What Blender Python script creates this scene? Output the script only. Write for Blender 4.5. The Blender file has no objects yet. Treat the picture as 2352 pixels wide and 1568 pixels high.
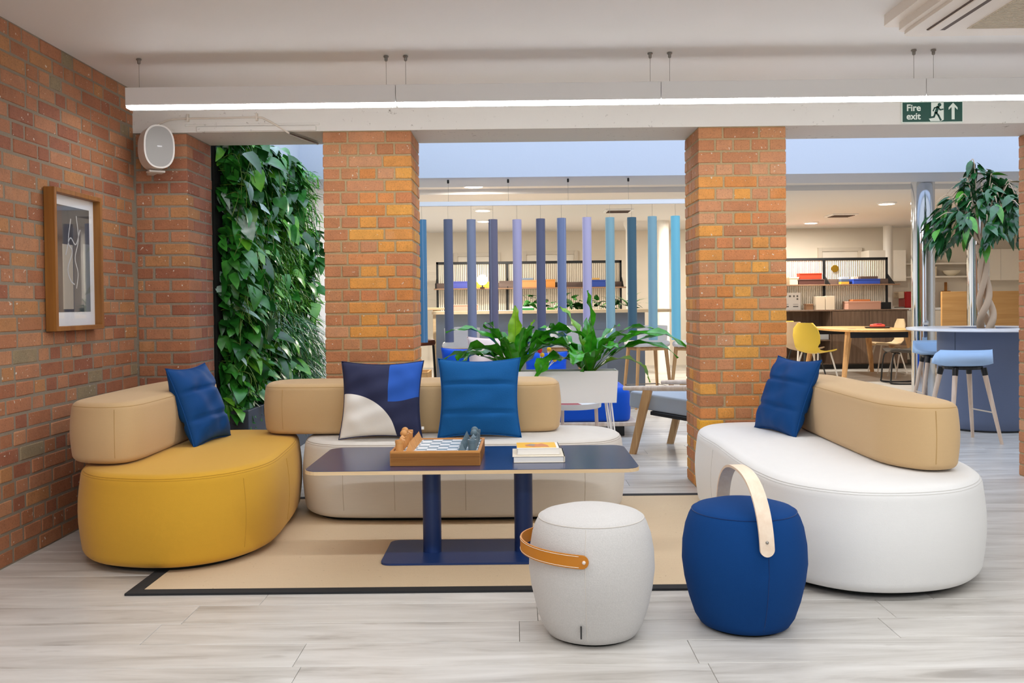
import bpy, bmesh, math, random
from mathutils import Vector, Matrix
PI = math.pi
R = math.radians
rnd = random.Random(7)
scene = bpy.context.scene
col = scene.collection

# ------------------------------------------------------------------ camera
FPX = 2100.0
cam_data = bpy.data.cameras.new('camera')
cam = bpy.data.objects.new('camera', cam_data)
col.objects.link(cam)
cam_data.sensor_width = 36.0
cam_data.lens = 36.0 * FPX / 2352.0
cam_data.shift_y = -50.0 / 2352.0
cam.matrix_world = (Matrix.Translation((0, 0, 1.17)) @ Matrix.Rotation(R(.2), 4, 'Z')
                    @ Matrix.Rotation(PI / 2 - R(1.0), 4, 'X') @ Matrix.Rotation(R(-.62), 4, 'Z'))
scene.camera = cam

# ------------------------------------------------------------------ world, large lights, exposure
world = bpy.data.worlds.new('sky')
scene.world = world
world.use_nodes = True
world.node_tree.nodes['Background'].inputs[0].default_value = (.62, .78, 1.0, 1)
world.node_tree.nodes['Background'].inputs[1].default_value = 0.35
scene.view_settings.view_transform = 'Standard'
scene.view_settings.look = 'None'
scene.view_settings.gamma = 1.0
scene.view_settings.exposure = 0.0
scene.view_settings.use_curve_mapping = False
scene.cycles.use_denoising = True
scene.cycles.max_bounces = 8
scene.cycles.diffuse_bounces = 5
scene.cycles.use_adaptive_sampling = True
scene.cycles.adaptive_threshold = .025
scene.cycles.sample_clamp_indirect = 6.0


def area(name, loc, sx, sy, power, color, rot=(0, 0, 0)):
    l = bpy.data.lights.new(name, 'AREA')
    l.shape = 'RECTANGLE'; l.size = sx; l.size_y = sy
    l.energy = power; l.color = color
    o = bpy.data.objects.new(name, l)
    o.location = loc; o.rotation_euler = rot
    col.objects.link(o)
    return o


# daylight through the window wall behind the camera, and through the roof light between the beams
area('window_daylight', (1.6, -2.3, 1.35), 7.4, 2.1, 44, (.95, .98, 1.0), (R(90), 0, 0))
area('roof_light_daylight', (3.2, 7.4, 3.25), 11.0, 2.5, 205, (.67, .79, 1.0))
# unseen overhead strips, added out of frame as broad top fill
area('overhead_fill', (1.0, 2.6, 2.26), 6.5, .10, 64, (.96, .98, 1.0))
area('overhead_fill', (1.0, .2, 2.26), 6.5, .10, 74, (.96, .98, 1.0))


# ------------------------------------------------------------------ helpers
def lin(h):
    if isinstance(h, str):
        h = h.lstrip('#')
        c = [int(h[i:i + 2], 16) / 255 for i in (0, 2, 4)]
    else:
        c = [v / 255 for v in h]
    return tuple((v / 12.92 if v <= .04045 else ((v + .055) / 1.055) ** 2.4) for v in c) + (1.0,)


class NT:
    def __init__(s, name):
        s.m = bpy.data.materials.new(name)
        s.m.use_nodes = True
        s.t = s.m.node_tree
        s.b = s.t.nodes['Principled BSDF']

    def n(s, typ, **kw):
        nd = s.t.nodes.new(typ)
        for k, v in kw.items():
            setattr(nd, k, v)
        return nd

    def l(s, a, b):
        s.t.links.new(a, b)

    def val(s, sock, v):
        if hasattr(v, 'is_linked') or isinstance(v, bpy.types.NodeSocket):
            s.l(v, sock)
        else:
            sock.default_value = v

    def math(s, op, a, b=None, clamp=False):
        nd = s.n('ShaderNodeMath', operation=op)
        nd.use_clamp = clamp
        s.val(nd.inputs[0], a)
        if b is not None:
            s.val(nd.inputs[1], b)
        return nd.outputs[0]

    def mix(s, fac, a, b, mode='MIX'):
        nd = s.n('ShaderNodeMix', data_type='RGBA', blend_type=mode)
        s.val(nd.inputs[0], fac); s.val(nd.inputs[6], a); s.val(nd.inputs[7], b)
        return nd.outputs[2]

    def coords(s, scale=(1, 1, 1), rand=False, kind='Object'):
        tc = s.n('ShaderNodeTexCoord')
        mp = s.n('ShaderNodeMapping')
        mp.inputs['Scale'].default_value = scale
        s.l(tc.outputs[kind], mp.inputs[0])
        if rand:
            oi = s.n('ShaderNodeObjectInfo')
            s.l(s.math('MULTIPLY', oi.outputs['Random'], 37.0), mp.inputs['Location'])
        return mp.outputs[0]

    def noise(s, vec, scale, detail=3, rough=.55, out=0, dist=0):
        nd = s.n('ShaderNodeTexNoise')
        s.l(vec, nd.inputs['Vector'])
        nd.inputs['Scale'].default_value = scale
        nd.inputs['Detail'].default_value = detail
        nd.inputs['Roughness'].default_value = rough
        nd.inputs['Distortion'].default_value = dist
        return nd.outputs[out]

    def ramp(s, fac, stops):
        nd = s.n('ShaderNodeValToRGB')
        cr = nd.color_ramp
        while len(cr.elements) > 1:
            cr.elements.remove(cr.elements[-1])
        cr.elements[0].position = stops[0][0]; cr.elements[0].color = stops[0][1]
        for p, c in stops[1:]:
            e = cr.elements.new(p); e.color = c
        s.l(fac, nd.inputs[0])
        return nd.outputs[0]

    def bump(s, h, strength=.3, dist=.01):
        nd = s.n('ShaderNodeBump')
        nd.inputs['Strength'].default_value = strength
        nd.inputs['Distance'].default_value = dist
        s.l(h, nd.inputs['Height'])
        s.l(nd.outputs[0], s.b.inputs['Normal'])


MATS = {}


def plain(name, c, rough=.5, metal=0, spec=.5, emit=0, coat=0):
    if name in MATS:
        return MATS[name]
    t = NT(name)
    cc = lin(c)
    v = t.noise(t.coords(), 14, 3)
    mx = t.mix(t.math('MULTIPLY', v, .10), cc, tuple(x * .86 for x in cc[:3]) + (1,))
    t.l(mx, t.b.inputs['Base Color'])
    t.b.inputs['Roughness'].default_value = rough
    t.b.inputs['Metallic'].default_value = metal
    t.b.inputs['Specular IOR Level'].default_value = spec
    t.b.inputs['Coat Weight'].default_value = coat
    if emit:
        t.b.inputs['Emission Color'].default_value = cc
        t.b.inputs['Emission Strength'].default_value = emit
    MATS[name] = t.m
    return t.m


def fabric(name, c, rough=.9, streak=.10, fleck=.10, bump=.25, scale=1.0, sheen=.15):
    t = NT(name)
    cc = lin(c)
    dk = tuple(x * .72 for x in cc[:3]) + (1,)
    lt = tuple(min(1, x * 1.12) for x in cc[:3]) + (1,)
    h = t.noise(t.coords((4, 4, 160)), 3 * scale, 2)
    w = t.noise(t.coords((1, 1, 1)), 420 * scale, 2)
    c1 = t.mix(t.math('MULTIPLY', h, streak * 2), lt, dk)
    c2 = t.mix(t.math('MULTIPLY', w, fleck * 2), c1, dk)
    t.l(c2, t.b.inputs['Base Color'])
    t.b.inputs['Roughness'].default_value = rough
    t.b.inputs['Specular IOR Level'].default_value = .2
    t.b.inputs['Sheen Weight'].default_value = sheen
    t.bump(w, bump, .002)
    MATS[name] = t.m
    return t.m


def wood(name, c1, c2, axis=0, rough=.5, scale=1.0, spec=.4):
    t = NT(name)
    s = [30, 30, 30]; s[axis] = 1.6
    v = t.noise(t.coords(tuple(x * scale for x in s), rand=True), 1.0, 4, .6, dist=.4)
    t.l(t.ramp(v, [(.3, lin(c1)), (.7, lin(c2))]), t.b.inputs['Base Color'])
    t.b.inputs['Roughness'].default_value = rough
    t.b.inputs['Specular IOR Level'].default_value = spec
    t.bump(v, .08, .002)
    MATS[name] = t.m
    return t.m


def brick_material(name, attr=False):
    t = NT(name)
    if attr:
        at = t.n('ShaderNodeVertexColor', layer_name='Col')
        base = at.outputs[0]
        vec = t.coords()
    else:
        oi = t.n('ShaderNodeObjectInfo')
        base = oi.outputs['Color']
        vec = t.coords(rand=True)
    big = t.noise(vec, 14, 4, .65)
    fine = t.noise(vec, 120, 3, .7)
    dark = t.mix(1.0, base, (.60, .58, .58, 1), 'MULTIPLY')
    light = t.mix(1.0, base, (1.22, 1.18, 1.12, 1), 'MULTIPLY')
    c = t.mix(t.ramp(big, [(.35, (0, 0, 0, 1)), (.7, (1, 1, 1, 1))]), light, base)
    c = t.mix(t.ramp(fine, [(.52, (0, 0, 0, 1)), (.72, (.75, .75, .75, 1))]), c, dark)
    sp = t.noise(vec, 55, 1, .4)
    c = t.mix(t.ramp(sp, [(.735, (0, 0, 0, 1)), (.76, (.85, .85, .85, 1))]), c, lin('d9cfc0'))
    pale = t.noise(vec, 5, 3, .6)
    c = t.mix(t.ramp(pale, [(.62, (0, 0, 0, 1)), (.8, (.38, .38, .38, 1))]), c, lin('c9a080'))
    t.l(c, t.b.inputs['Base Color'])
    t.b.inputs['Roughness'].default_value = .78
    t.b.inputs['Specular IOR Level'].default_value = .3
    t.bump(t.math('ADD', t.math('MULTIPLY', fine, .6), big), .55, .006)
    MATS[name] = t.m
    return t.m


def mortar_material(name, c):
    t = NT(name)
    vec = t.coords()
    f = t.noise(vec, 90, 4, .7)
    g = t.noise(vec, 6, 3)
    cc = lin(c)
    a = t.mix(f, tuple(x * .7 for x in cc[:3]) + (1,), tuple(min(1, x * 1.25) for x in cc[:3]) + (1,))
    a = t.mix(t.math('MULTIPLY', g, .3), a, lin('9a8c74'))
    t.l(a, t.b.inputs['Base Color'])
    t.b.inputs['Roughness'].default_value = .95
    t.bump(f, .6, .006)
    MATS[name] = t.m
    return t.m


def painted(name, c, dirt=0.0):
    if name in MATS:
        return MATS[name]
    t = NT(name)
    vec = t.coords(kind='Object')
    cc = lin(c)
    v = t.noise(vec, 3, 4)
    base = t.mix(t.math('MULTIPLY', v, .12), cc, tuple(x * .88 for x in cc[:3]) + (1,))
    if dirt:
        sp = t.noise(vec, 22, 5, .75)
        msk = t.noise(vec, 2.2, 2)
        f = t.math('MULTIPLY', t.ramp(sp, [(.61, (0, 0, 0, 1)), (.66, (1, 1, 1, 1))]), t.ramp(msk, [(.48, (0, 0, 0, 1)), (.65, (1, 1, 1, 1))]))
        base = t.mix(t.math('MULTIPLY', f, dirt), base, lin('6b5a48'))
    t.l(base, t.b.inputs['Base Color'])
    t.b.inputs['Roughness'].default_value = .6
    t.bump(t.noise(vec, 40, 3), .12, .004)
    MATS[name] = t.m
    return t.m


def leaf_material(name, c, c2, rough=.32):
    t = NT(name)
    vec = t.coords(rand=True)
    v = t.noise(vec, 18, 2)
    t.l(t.ramp(v, [(.3, lin(c)), (.7, lin(c2))]), t.b.inputs['Base Color'])
    t.b.inputs['Roughness'].default_value = rough
    t.b.inputs['Specular IOR Level'].default_value = .55
    t.b.inputs['Transmission Weight'].default_value = 0
    t.b.inputs['Subsurface Weight'].default_value = 0
    t.bump(t.noise(vec, 60, 2), .15, .002)
    MATS[name] = t.m
    return t.m


class MB:
    """collects vertices and faces, then links them as ONE mesh object"""
    def __init__(s):
        s.v = []; s.f = []; s.c = []

    def add(s, vs, fs):
        o = len(s.v)
        s.v += [tuple(x) for x in vs]
        s.f += [tuple(i + o for i in f) for f in fs]
        return s

    def box(s, a, b, bev=0.0):
        c = [(a[i] + b[i]) / 2 for i in range(3)]
        h = [abs(b[i] - a[i]) / 2 for i in range(3)]
        if bev <= 0:
            vs = [(c[0] + x * h[0], c[1] + y * h[1], c[2] + z * h[2]) for x in (-1, 1) for y in (-1, 1) for z in (-1, 1)]
            return s.add(vs, [(0, 1, 3, 2), (4, 6, 7, 5), (0, 4, 5, 1), (2, 3, 7, 6), (0, 2, 6, 4), (1, 5, 7, 3)])
        bev = min(bev, min(h) * .95)
        vs = []; ix = {}
        for x in (-1, 1):
            for y in (-1, 1):
                for z in (-1, 1):
                    sg = (x, y, z)
                    for ax in range(3):
                        p = [c[i] + sg[i] * (h[i] - (0 if i == ax else bev)) for i in range(3)]
                        ix[(sg, ax)] = len(vs); vs.append(p)
        fs = []
        for ax in range(3):
            o1, o2 = [i for i in range(3) if i != ax]
            for sg in (-1, 1):
                q = []
                for (p, r) in ((-1, -1), (1, -1), (1, 1), (-1, 1)):
                    t = [0, 0, 0]; t[ax] = sg; t[o1] = p; t[o2] = r
                    q.append(ix[(tuple(t), ax)])
                fs.append(q)
        for a_, b_ in ((0, 1), (0, 2), (1, 2)):
            t_ = 3 - a_ - b_
            for sa in (-1, 1):
                for sb in (-1, 1):
                    k0 = [0, 0, 0]; k0[a_] = sa; k0[b_] = sb; k0[t_] = -1
                    k1 = list(k0); k1[t_] = 1
                    k0 = tuple(k0); k1 = tuple(k1)
                    fs.append((ix[(k0, a_)], ix[(k1, a_)], ix[(k1, b_)], ix[(k0, b_)]))
        for x in (-1, 1):
            for y in (-1, 1):
                for z in (-1, 1):
                    fs.append([ix[((x, y, z), k)] for k in range(3)])
        return s.add(vs, fs)

    def tube(s, pts, r, n=8, closed=False, cap=True):
        pts = [Vector(p) for p in pts]
        rs = r if isinstance(r, (list, tuple)) else [r] * len(pts)
        m = len(pts)
        vs = []; prev = None
        for i, p in enumerate(pts):
            if closed:
                d = pts[(i + 1) % m] - pts[i - 1]
            else:
                d = pts[min(i + 1, m - 1)] - pts[max(i - 1, 0)]
            if d.length < 1e-9:
                d = Vector((0, 0, 1))
            d.normalize()
            if prev is None:
                u = d.cross(Vector((0, 0, 1)))
                if u.length < .05:
                    u = d.cross(Vector((1, 0, 0)))
            else:
                u = prev - d * prev.dot(d)
            u.normalize(); prev = u
            w = d.cross(u)
            for k in range(n):
                a = 2 * PI * k / n
                vs.append(p + (u * math.cos(a) + w * math.sin(a)) * rs[i])
        fs = []
        for i in range(m if closed else m - 1):
            j = (i + 1) % m
            for k in range(n):
                k2 = (k + 1) % n
                fs.append((i * n + k, i * n + k2, j * n + k2, j * n + k))
        if cap and not closed:
            fs.append(tuple(range(n))[::-1]); fs.append(tuple((m - 1) * n + k for k in range(n)))
        return s.add(vs, fs)

    def bar(s, a, b, r, r2=None, n=10):
        return s.tube([a, b], [r, r2 if r2 is not None else r], n)

    def lathe(s, prof, n=32, c=(0, 0, 0), sx=1, sy=1):
        vs = []; fs = []; rings = []
        for r, z in prof:
            if r < 1e-6:
                rings.append([len(vs)]); vs.append((c[0], c[1], c[2] + z))
            else:
                rings.append(list(range(len(vs), len(vs) + n)))
                vs += [(c[0] + sx * r * math.cos(2 * PI * k / n), c[1] + sy * r * math.sin(2 * PI * k / n), c[2] + z) for k in range(n)]
        for a, b in zip(rings, rings[1:]):
            for k in range(n):
                k2 = (k + 1) % n
                if len(a) == 1 and len(b) == 1:
                    continue
                if len(a) == 1:
                    fs.append((a[0], b[k2], b[k]))
                elif len(b) == 1:
                    fs.append((a[k], a[k2], b[0]))
                else:
                    fs.append((a[k], a[k2], b[k2], b[k]))
        if len(rings[0]) > 1:
            fs.append(tuple(rings[0])[::-1])
        if len(rings[-1]) > 1:
            fs.append(tuple(rings[-1]))
        return s.add(vs, fs)

    def sphere(s, c, r, n=16, m=10, sz=1.0):
        return s.lathe([(r * math.sin(PI * i / m), -r * sz * math.cos(PI * i / m)) for i in range(m + 1)], n, c)

    def prism(s, outline, a, b, axis=2):
        """outline in the two other axes, from a to b along axis"""
        n = len(outline); vs = []
        for h in (a, b):
            for p, q in outline:
                vs.append({2: (p, q, h), 1: (p, h, q), 0: (h, p, q)}[axis])
        return s.add(vs, [tuple(range(n))[::-1], tuple(range(n, 2 * n))] + [(i, (i + 1) % n, n + (i + 1) % n, n + i) for i in range(n)])

    def band(s, pts, wv, w, th, round_ends=True):
        """strap: a path with a width direction and thickness"""
        pts = [Vector(p) for p in pts]; m = len(pts)
        if round_ends:
            c = [0]
            for i in range(1, m):
                c.append(c[-1] + (pts[i] - pts[i - 1]).length)
            T = c[-1]
            e = [w / 2 * (1 - math.cos(R(15 * k))) for k in range(7)]
            sv = e + [w / 2 + (T - w) * k / (m - 1) for k in range(1, m - 1)] + [T - x for x in e[::-1]]
            out = []
            for v in sv:
                i = max(0, min(m - 2, max(j for j in range(m) if c[j] <= v + 1e-9)))
                f = (v - c[i]) / max(1e-9, c[i + 1] - c[i])
                out.append(pts[i].lerp(pts[i + 1], f))
            pts = out; m = len(pts)
        L = [0]
        for i in range(1, m):
            L.append(L[-1] + (pts[i] - pts[i - 1]).length)
        vs = []
        for i, p in enumerate(pts):
            d = (pts[min(i + 1, m - 1)] - pts[max(i - 1, 0)]).normalized()
            u = Vector(wv[i] if isinstance(wv, list) else wv)
            u = (u - d * u.dot(d)).normalized()
            nn = d.cross(u)
            e = min(L[i], L[-1] - L[i])
            k = 1.0
            if round_ends and e < w / 2:
                x = 1 - e / (w / 2)
                k = max(.05, math.sqrt(max(0, 1 - x * x)))
            h = w / 2 * k
            for a_, b_ in ((-1, -1), (1, -1), (1, 1), (-1, 1)):
                vs.append(p + u * h * a_ + nn * th / 2 * b_)
        fs = [(0, 1, 2, 3), tuple((m - 1) * 4 + k for k in range(4))]
        for i in range(m - 1):
            for k in range(4):
                fs.append((i * 4 + k, i * 4 + (k + 1) % 4, i * 4 + 4 + (k + 1) % 4, i * 4 + 4 + k))
        return s.add(vs, fs)

    def mesh(s, name, mat=None, smooth=False, fix=True, angle=40):
        me = bpy.data.meshes.new(name)
        me.from_pydata(s.v, [], s.f)
        if fix:
            bm = bmesh.new(); bm.from_mesh(me)
            bmesh.ops.recalc_face_normals(bm, faces=bm.faces)
            bm.to_mesh(me); bm.free()
        if mat is not None:
            me.materials.append(MATS[mat] if isinstance(mat, str) else mat)
        if smooth:
            me.polygons.foreach_set('use_smooth', [True] * len(me.polygons))
            if angle:
                me.set_sharp_from_angle(angle=R(angle))
        me.update()
        return me

    def build(s, name, mat, parent=None, smooth=False, fix=True, angle=40):
        return link(name, s.mesh(name, mat, smooth, fix, angle), parent)


def link(name, me, parent=None, loc=None, rot=None):
    o = bpy.data.objects.new(name, me)
    col.objects.link(o)
    if parent is not None:
        o.parent = parent
    if loc is not None:
        o.location = loc
    if rot is not None:
        o.rotation_euler = rot
    return o


def tag(o, label, cat, group=None):
    o['label'] = label; o['category'] = cat
    if group:
        o['group'] = group
    return o


def thing(name, label, cat, loc=(0, 0, 0), rz=0, group=None):
    o = bpy.data.objects.new(name, None)
    col.objects.link(o)
    o.empty_display_size = .05
    o.location = loc; o.rotation_euler = (0, 0, rz)
    return tag(o, label, cat, group)


def struct(o):
    o['kind'] = 'structure'
    return o


def copy_tree(o, parent=None):
    c = o.copy(); col.objects.link(c)
    c.parent = parent
    for ch in list(o.children):
        copy_tree(ch, c)
    return c


def catmull(ctrl, n=8):
    out = []; m = len(ctrl)
    for i in range(m):
        p0, p1, p2, p3 = [Vector(ctrl[(i + k) % m]) for k in (-1, 0, 1, 2)]
        for j in range(n):
            t = j / n
            out.append(.5 * ((2 * p1) + (p2 - p0) * t + (2 * p0 - 5 * p1 + 4 * p2 - p3) * t * t + (3 * p1 - p0 - 3 * p2 + p3) * t ** 3))
    return out


def spline(ctrl, n=8):
    pts = [Vector(p) for p in ctrl]
    pts = [pts[0] * 2 - pts[1]] + pts + [pts[-1] * 2 - pts[-2]]
    out = []
    for i in range(1, len(pts) - 2):
        p0, p1, p2, p3 = pts[i - 1:i + 3]
        for j in range(n):
            t = j / n
            out.append(.5 * ((2 * p1) + (p2 - p0) * t + (2 * p0 - 5 * p1 + 4 * p2 - p3) * t * t + (3 * p1 - p0 - 3 * p2 + p3) * t ** 3))
    out.append(pts[-2])
    return out


def round_rect(x0, x1, y0, y1, r, n=6):
    out = []
    for cx, cy, a0 in ((x1 - r, y1 - r, 0), (x0 + r, y1 - r, 90), (x0 + r, y0 + r, 180), (x1 - r, y0 + r, 270)):
        for k in range(n + 1):
            a = R(a0 + 90 * k / n)
            out.append(Vector((cx + r * math.cos(a), cy + r * math.sin(a))))
    return out


def inset2(outline, d):
    m = len(outline); out = []
    for i in range(m):
        t = (outline[(i + 1) % m] - outline[i - 1])
        nrm = Vector((t.y, -t.x)).normalized()
        out.append(outline[i] - nrm * d)
    return out


def ccw(o):
    a = sum(o[i - 1].x * o[i].y - o[i].x * o[i - 1].y for i in range(len(o)))
    return o if a > 0 else o[::-1]


def soft_block(outline, z0, z1, rb, rt, crown=.012, bulge=.012, seam_groove=True):
    outline = ccw([Vector(p) for p in outline])
    prof = []
    for k in range(6):
        t = PI / 2 * k / 5
        prof.append((rb * (1 - math.sin(t)), z0 + rb * (1 - math.cos(t))))
    zb, zt = z0 + rb, z1 - rt
    for k in range(1, 6):
        f = k / 6
        prof.append((-bulge * math.sin(PI * f), zb + (zt - zb) * f))
    for k in range(7):
        t = PI / 2 * k / 6
        prof.append((rt * (1 - math.cos(t)), zt + rt * math.sin(t)))
    m = len(outline)
    mb = MB(); vs = []; fs = []
    rings = []
    for ins, z in prof:
        ring = inset2(outline, ins)
        rings.append([(p.x, p.y, z) for p in ring])
    last = rings[-1]
    cx = sum(p[0] for p in last) / m; cy = sum(p[1] for p in last) / m
    for f in (.85, .6, .3):
        rings.append([(cx + (p[0] - cx) * f, cy + (p[1] - cy) * f, z1 + crown * (1 - f * f)) for p in last])
    for r_ in rings:
        vs += r_
    for i in range(len(rings) - 1):
        for k in range(m):
            k2 = (k + 1) % m
            fs.append((i * m + k, i * m + k2, (i + 1) * m + k2, (i + 1) * m + k))
    ct = len(vs); vs.append((cx, cy, z1 + crown))
    b = (len(rings) - 1) * m
    for k in range(m):
        fs.append((b + k, b + (k + 1) % m, ct))
    fs.append(tuple(range(m))[::-1])
    return mb.add(vs, fs)


def seam_ring(outline, ins, z, r=.0022):
    o = inset2(ccw([Vector(p) for p in outline]), ins)
    return MB().tube([(p.x, p.y, z) for p in o], r, 5, closed=True)


# ------------------------------------------------------------------ materials
brick_material('brick'); brick_material('brick_attr', True)
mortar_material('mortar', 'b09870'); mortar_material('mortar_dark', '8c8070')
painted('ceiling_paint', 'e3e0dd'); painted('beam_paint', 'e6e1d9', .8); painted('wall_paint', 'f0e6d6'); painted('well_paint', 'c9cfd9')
fabric('yellow_fabric', 'cc9c30', fleck=.06, streak=.05)
fabric('white_fabric', 'dedddb', fleck=.06, streak=.05)
fabric('linen_fabric', 'd6d1c9', fleck=.05, streak=.14)
fabric('tan_fabric', 'c4a57a', fleck=.08, streak=.06)
fabric('heather_fabric', 'cfccc9', fleck=.35, streak=.10, bump=.5, scale=.6)
fabric('blue_fabric', '073a74', fleck=.10, streak=.03, sheen=0)
fabric('cushion_blue', '043f7a', fleck=.05, streak=.02, rough=.65, sheen=0)
fabric('felt_blue', '165a98', fleck=.2, streak=.05, bump=.5, scale=.5, sheen=0)
fabric('pink_fabric', 'f6dcd2'); fabric('royal_fabric', '1453c4', fleck=.05)
fabric('light_blue_fabric', 'a9c8ea', fleck=.05); fabric('grey_fabric', 'aab2bc', fleck=.2)
fabric('stool_fabric', 'dfddda'); fabric('slate_fabric', '66718a', fleck=.06)
wood('plywood', 'd9b98c', 'ecd3ab', 0); wood('oak', 'b98a58', 'd6ab76', 2); wood('oak_y', 'c9985c', 'e0b67e', 0)
wood('ash', 'd3b9a2', 'ead7c4', 2); wood('chess_wood', 'b9783a', 'd99a52', 0, scale=1.5); wood('walnut', '5c4a3e', '7b6656', 2)
wood('frame_wood', '82501f', 'a06a2c', 2, scale=.8); wood('dark_shelf', '5b4a44', '75635a', 0); wood('panel_oak', 'b3834a', 'c89a60', 0, scale=.6)
wood('beech', 'e6cdb4', 'f2dfc9', 1)
plain('white_metal', 'f6f5f3', .35); plain('white_lamp', 'f2f0ee', .4); plain('black_metal', '15181a', .4)
plain('navy_metal', '14336b', .42, spec=.5); plain('navy_top', '1b2f5c', .22, spec=.8); plain('steel', '9a9690', .3, .9)
plain('chrome', 'd8dde4', .06, 1.0); plain('leather', 'c47a14', .45); plain('stitch', 'efe6d2', .8)
plain('white_gloss', 'f4f4f6', .25); plain('bar_grey', '838d99', .6); plain('dark_grey', '3a3f45', .6); plain('paper', 'f1eee8', .7)
plain('chess_grey', '5d7480', .5); plain('chess_tan', 'd69a58', .5); plain('tile_white', 'eef1f4', .4); plain('tile_grey', '8aa0ae', .4)
plain('sign_green', '0e4a3c', .4); plain('sign_white', 'e8f0e4', .5); plain('tree_bark', 'cbb094', .9); plain('soil', '2b211a', 1)
plain('planter_slate', '3a4450', .6); plain('backing_black', '0d120d', .9); plain('rug_border', '26272a', .9)
plain('lamp_emit', (246, 250, 255), .5, emit=31); plain('down_emit', (255, 238, 214), .5, emit=22); plain('globe_emit', (255, 244, 226), .5, emit=11)
plain('cord', 'f0e8d8', .8); plain('speaker_grille', 'a3a09c', .7); plain('speaker_shell', 'e2ddd6', .5)
plain('print_dark', '2b2c30', .4); plain('print_mat', 'eef0f2', .6); plain('print_navy', '1e2a3e', .4); plain('print_cream', 'b3aa98', .4)
plain('print_maroon', '3d2623', .4); plain('print_line', 'c9cdd0', .5); plain('print_grey', '6f7471', .5)
plain('vent_dark', '5a4a42', .7); plain('vent_grille', 'd3c8b6', .8); plain('rug_plain', 'cdb08a', .95)
leaf_material('leaf_dark', '154416', '22661f'); leaf_material('leaf_mid', '256a1e', '3f9230'); leaf_material('leaf_light', '4c9a22', '7cbc3a')
leaf_material('leaf_pale', '7fa08c', 'b4c8bc', .25); leaf_material('fern_leaf', '2a8216', '4cab26', .2); leaf_material('fern_light', '6fae14', '93c92c', .3)
leaf_material('ficus_leaf', '16401c', '2c6634', .22); leaf_material('ficus_light', '3c8a22', '66ac34', .3); leaf_material('stem', '47661e', '6a8a2c', .5)


def rug_material():
    t = NT('rug_weave')
    w = t.noise(t.coords((900, 40, 1)), 1, 2)
    v = t.noise(t.coords((3, 60, 1)), 2, 4)
    s = t.noise(t.coords(), 60, 2)
    c = t.mix(t.math('MULTIPLY', w, .5), lin('e3cfb0'), lin('c4a984'))
    c = t.mix(t.math('MULTIPLY', v, .35), c, lin('c9b08e'))
    c = t.mix(t.ramp(s, [(.70, (0, 0, 0, 1)), (.76, (.5, .5, .5, 1))]), c, lin('8b6a48'))
    t.l(c, t.b.inputs['Base Color'])
    t.b.inputs['Roughness'].default_value = .95
    t.bump(w, .4, .003)
    MATS['rug_weave'] = t.m


def plank_material(name, rand):
    t = NT(name)
    vec = t.coords((1.1, 9, 1), rand=rand)
    v = t.noise(vec, 1.3, 6, .62, dist=.6)
    f = t.noise(t.coords((6, 130, 1), rand=rand), 1.0, 3, .6)
    c = t.ramp(v, [(.28, lin('9a948d')), (.43, lin('c3bfb9')), (.60, lin('d6d3ce')), (.8, lin('e2e0dc'))])
    c = t.mix(t.math('MULTIPLY', f, .22), c, lin('a39b92'))
    kn = t.noise(t.coords((2.2, 7, 1), rand=rand), 2.0, 2, .5)
    c = t.mix(t.ramp(kn, [(.70, (0, 0, 0, 1)), (.80, (.55, .55, .55, 1))]), c, lin('8f877e'))
    if rand:
        oi = t.n('ShaderNodeObjectInfo')
        c = t.mix(t.math('MULTIPLY', oi.outputs['Random'], .14), c, lin('b9b2a9'))
    t.l(c, t.b.inputs['Base Color'])
    t.b.inputs['Roughness'].default_value = .30
    t.b.inputs['Specular IOR Level'].default_value = .4
    t.bump(f, .06, .002)
    MATS[name] = t.m


rug_material(); plank_material('plank', True); plank_material('plank_far', False)

# ------------------------------------------------------------------ THE SETTING
# floor: plank by plank where they can be told apart, one slab beyond
floor = struct(MB().box((-2.6, -3, -.10), (10, 17.4, -.012)).build('floor', plain('subfloor', '8f8a82', .8)))
PW, PL = .205, 1.32
plank_me = MB().box((-PL / 2 + .0008, -PW / 2 + .0008, -.012), (PL / 2 - .0008, PW / 2 - .0008, 0), .0012).mesh('plank', 'plank')
row = 0
y = 2.125
far_planks = MB()
prnd = random.Random(3)
while y < 17.2:
    off = prnd.uniform(0, PL)
    yc = y + PW / 2
    half = .60 * yc + .3
    xs = -2.55 - off
    while xs < 9.8:
        xc = xs + PL / 2
        if y < 9.4 and xc > -half - .4 and xc < half + .4 and xc < 5.2 and xc > -3:
            link('plank', plank_me, floor, (xc, yc, 0))
        else:
            far_planks.box((xs + .001, y + .001, -.012), (xs + PL - .001, y + PW - .001, 0))
        xs += PL
    y += PW
for k in range(26):
    far_planks.box((-2.6, 2.12 - (k + 1) * PW, -.012), (9.8, 2.12 - k * PW - .001, 0))
fp = far_planks.build('plank_field', 'plank_far', floor); fp['kind'] = 'stuff'

# ceiling, beams, roof-light well
struct(MB().box((-2.5, -3, 2.5), (10, 5.62, 2.6)).build('ceiling', 'ceiling_paint'))
bm_front = struct(MB().box((-2.45, 5.592, 2.235), (10, 6.05, 2.62)).build('beam', 'beam_paint'))
bm_front['label'] = 'white painted concrete beam over the brick pillars'
MB().box((-1.93, 5.578, 2.237), (-1.20, 5.60, 2.268), .004).box((-2.0, 5.584, 2.272), (-1.18, 5.60, 2.285), .003).build('beam_lip', 'beam_paint', bm_front)
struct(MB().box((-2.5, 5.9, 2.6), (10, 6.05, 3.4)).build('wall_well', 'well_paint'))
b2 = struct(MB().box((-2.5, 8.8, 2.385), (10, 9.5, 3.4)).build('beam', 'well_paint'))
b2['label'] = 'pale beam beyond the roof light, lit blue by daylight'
struct(MB().box((-2.5, 9.5, 2.5), (10, 17.4, 2.6)).build('ceiling', 'ceiling_paint'))
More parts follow.
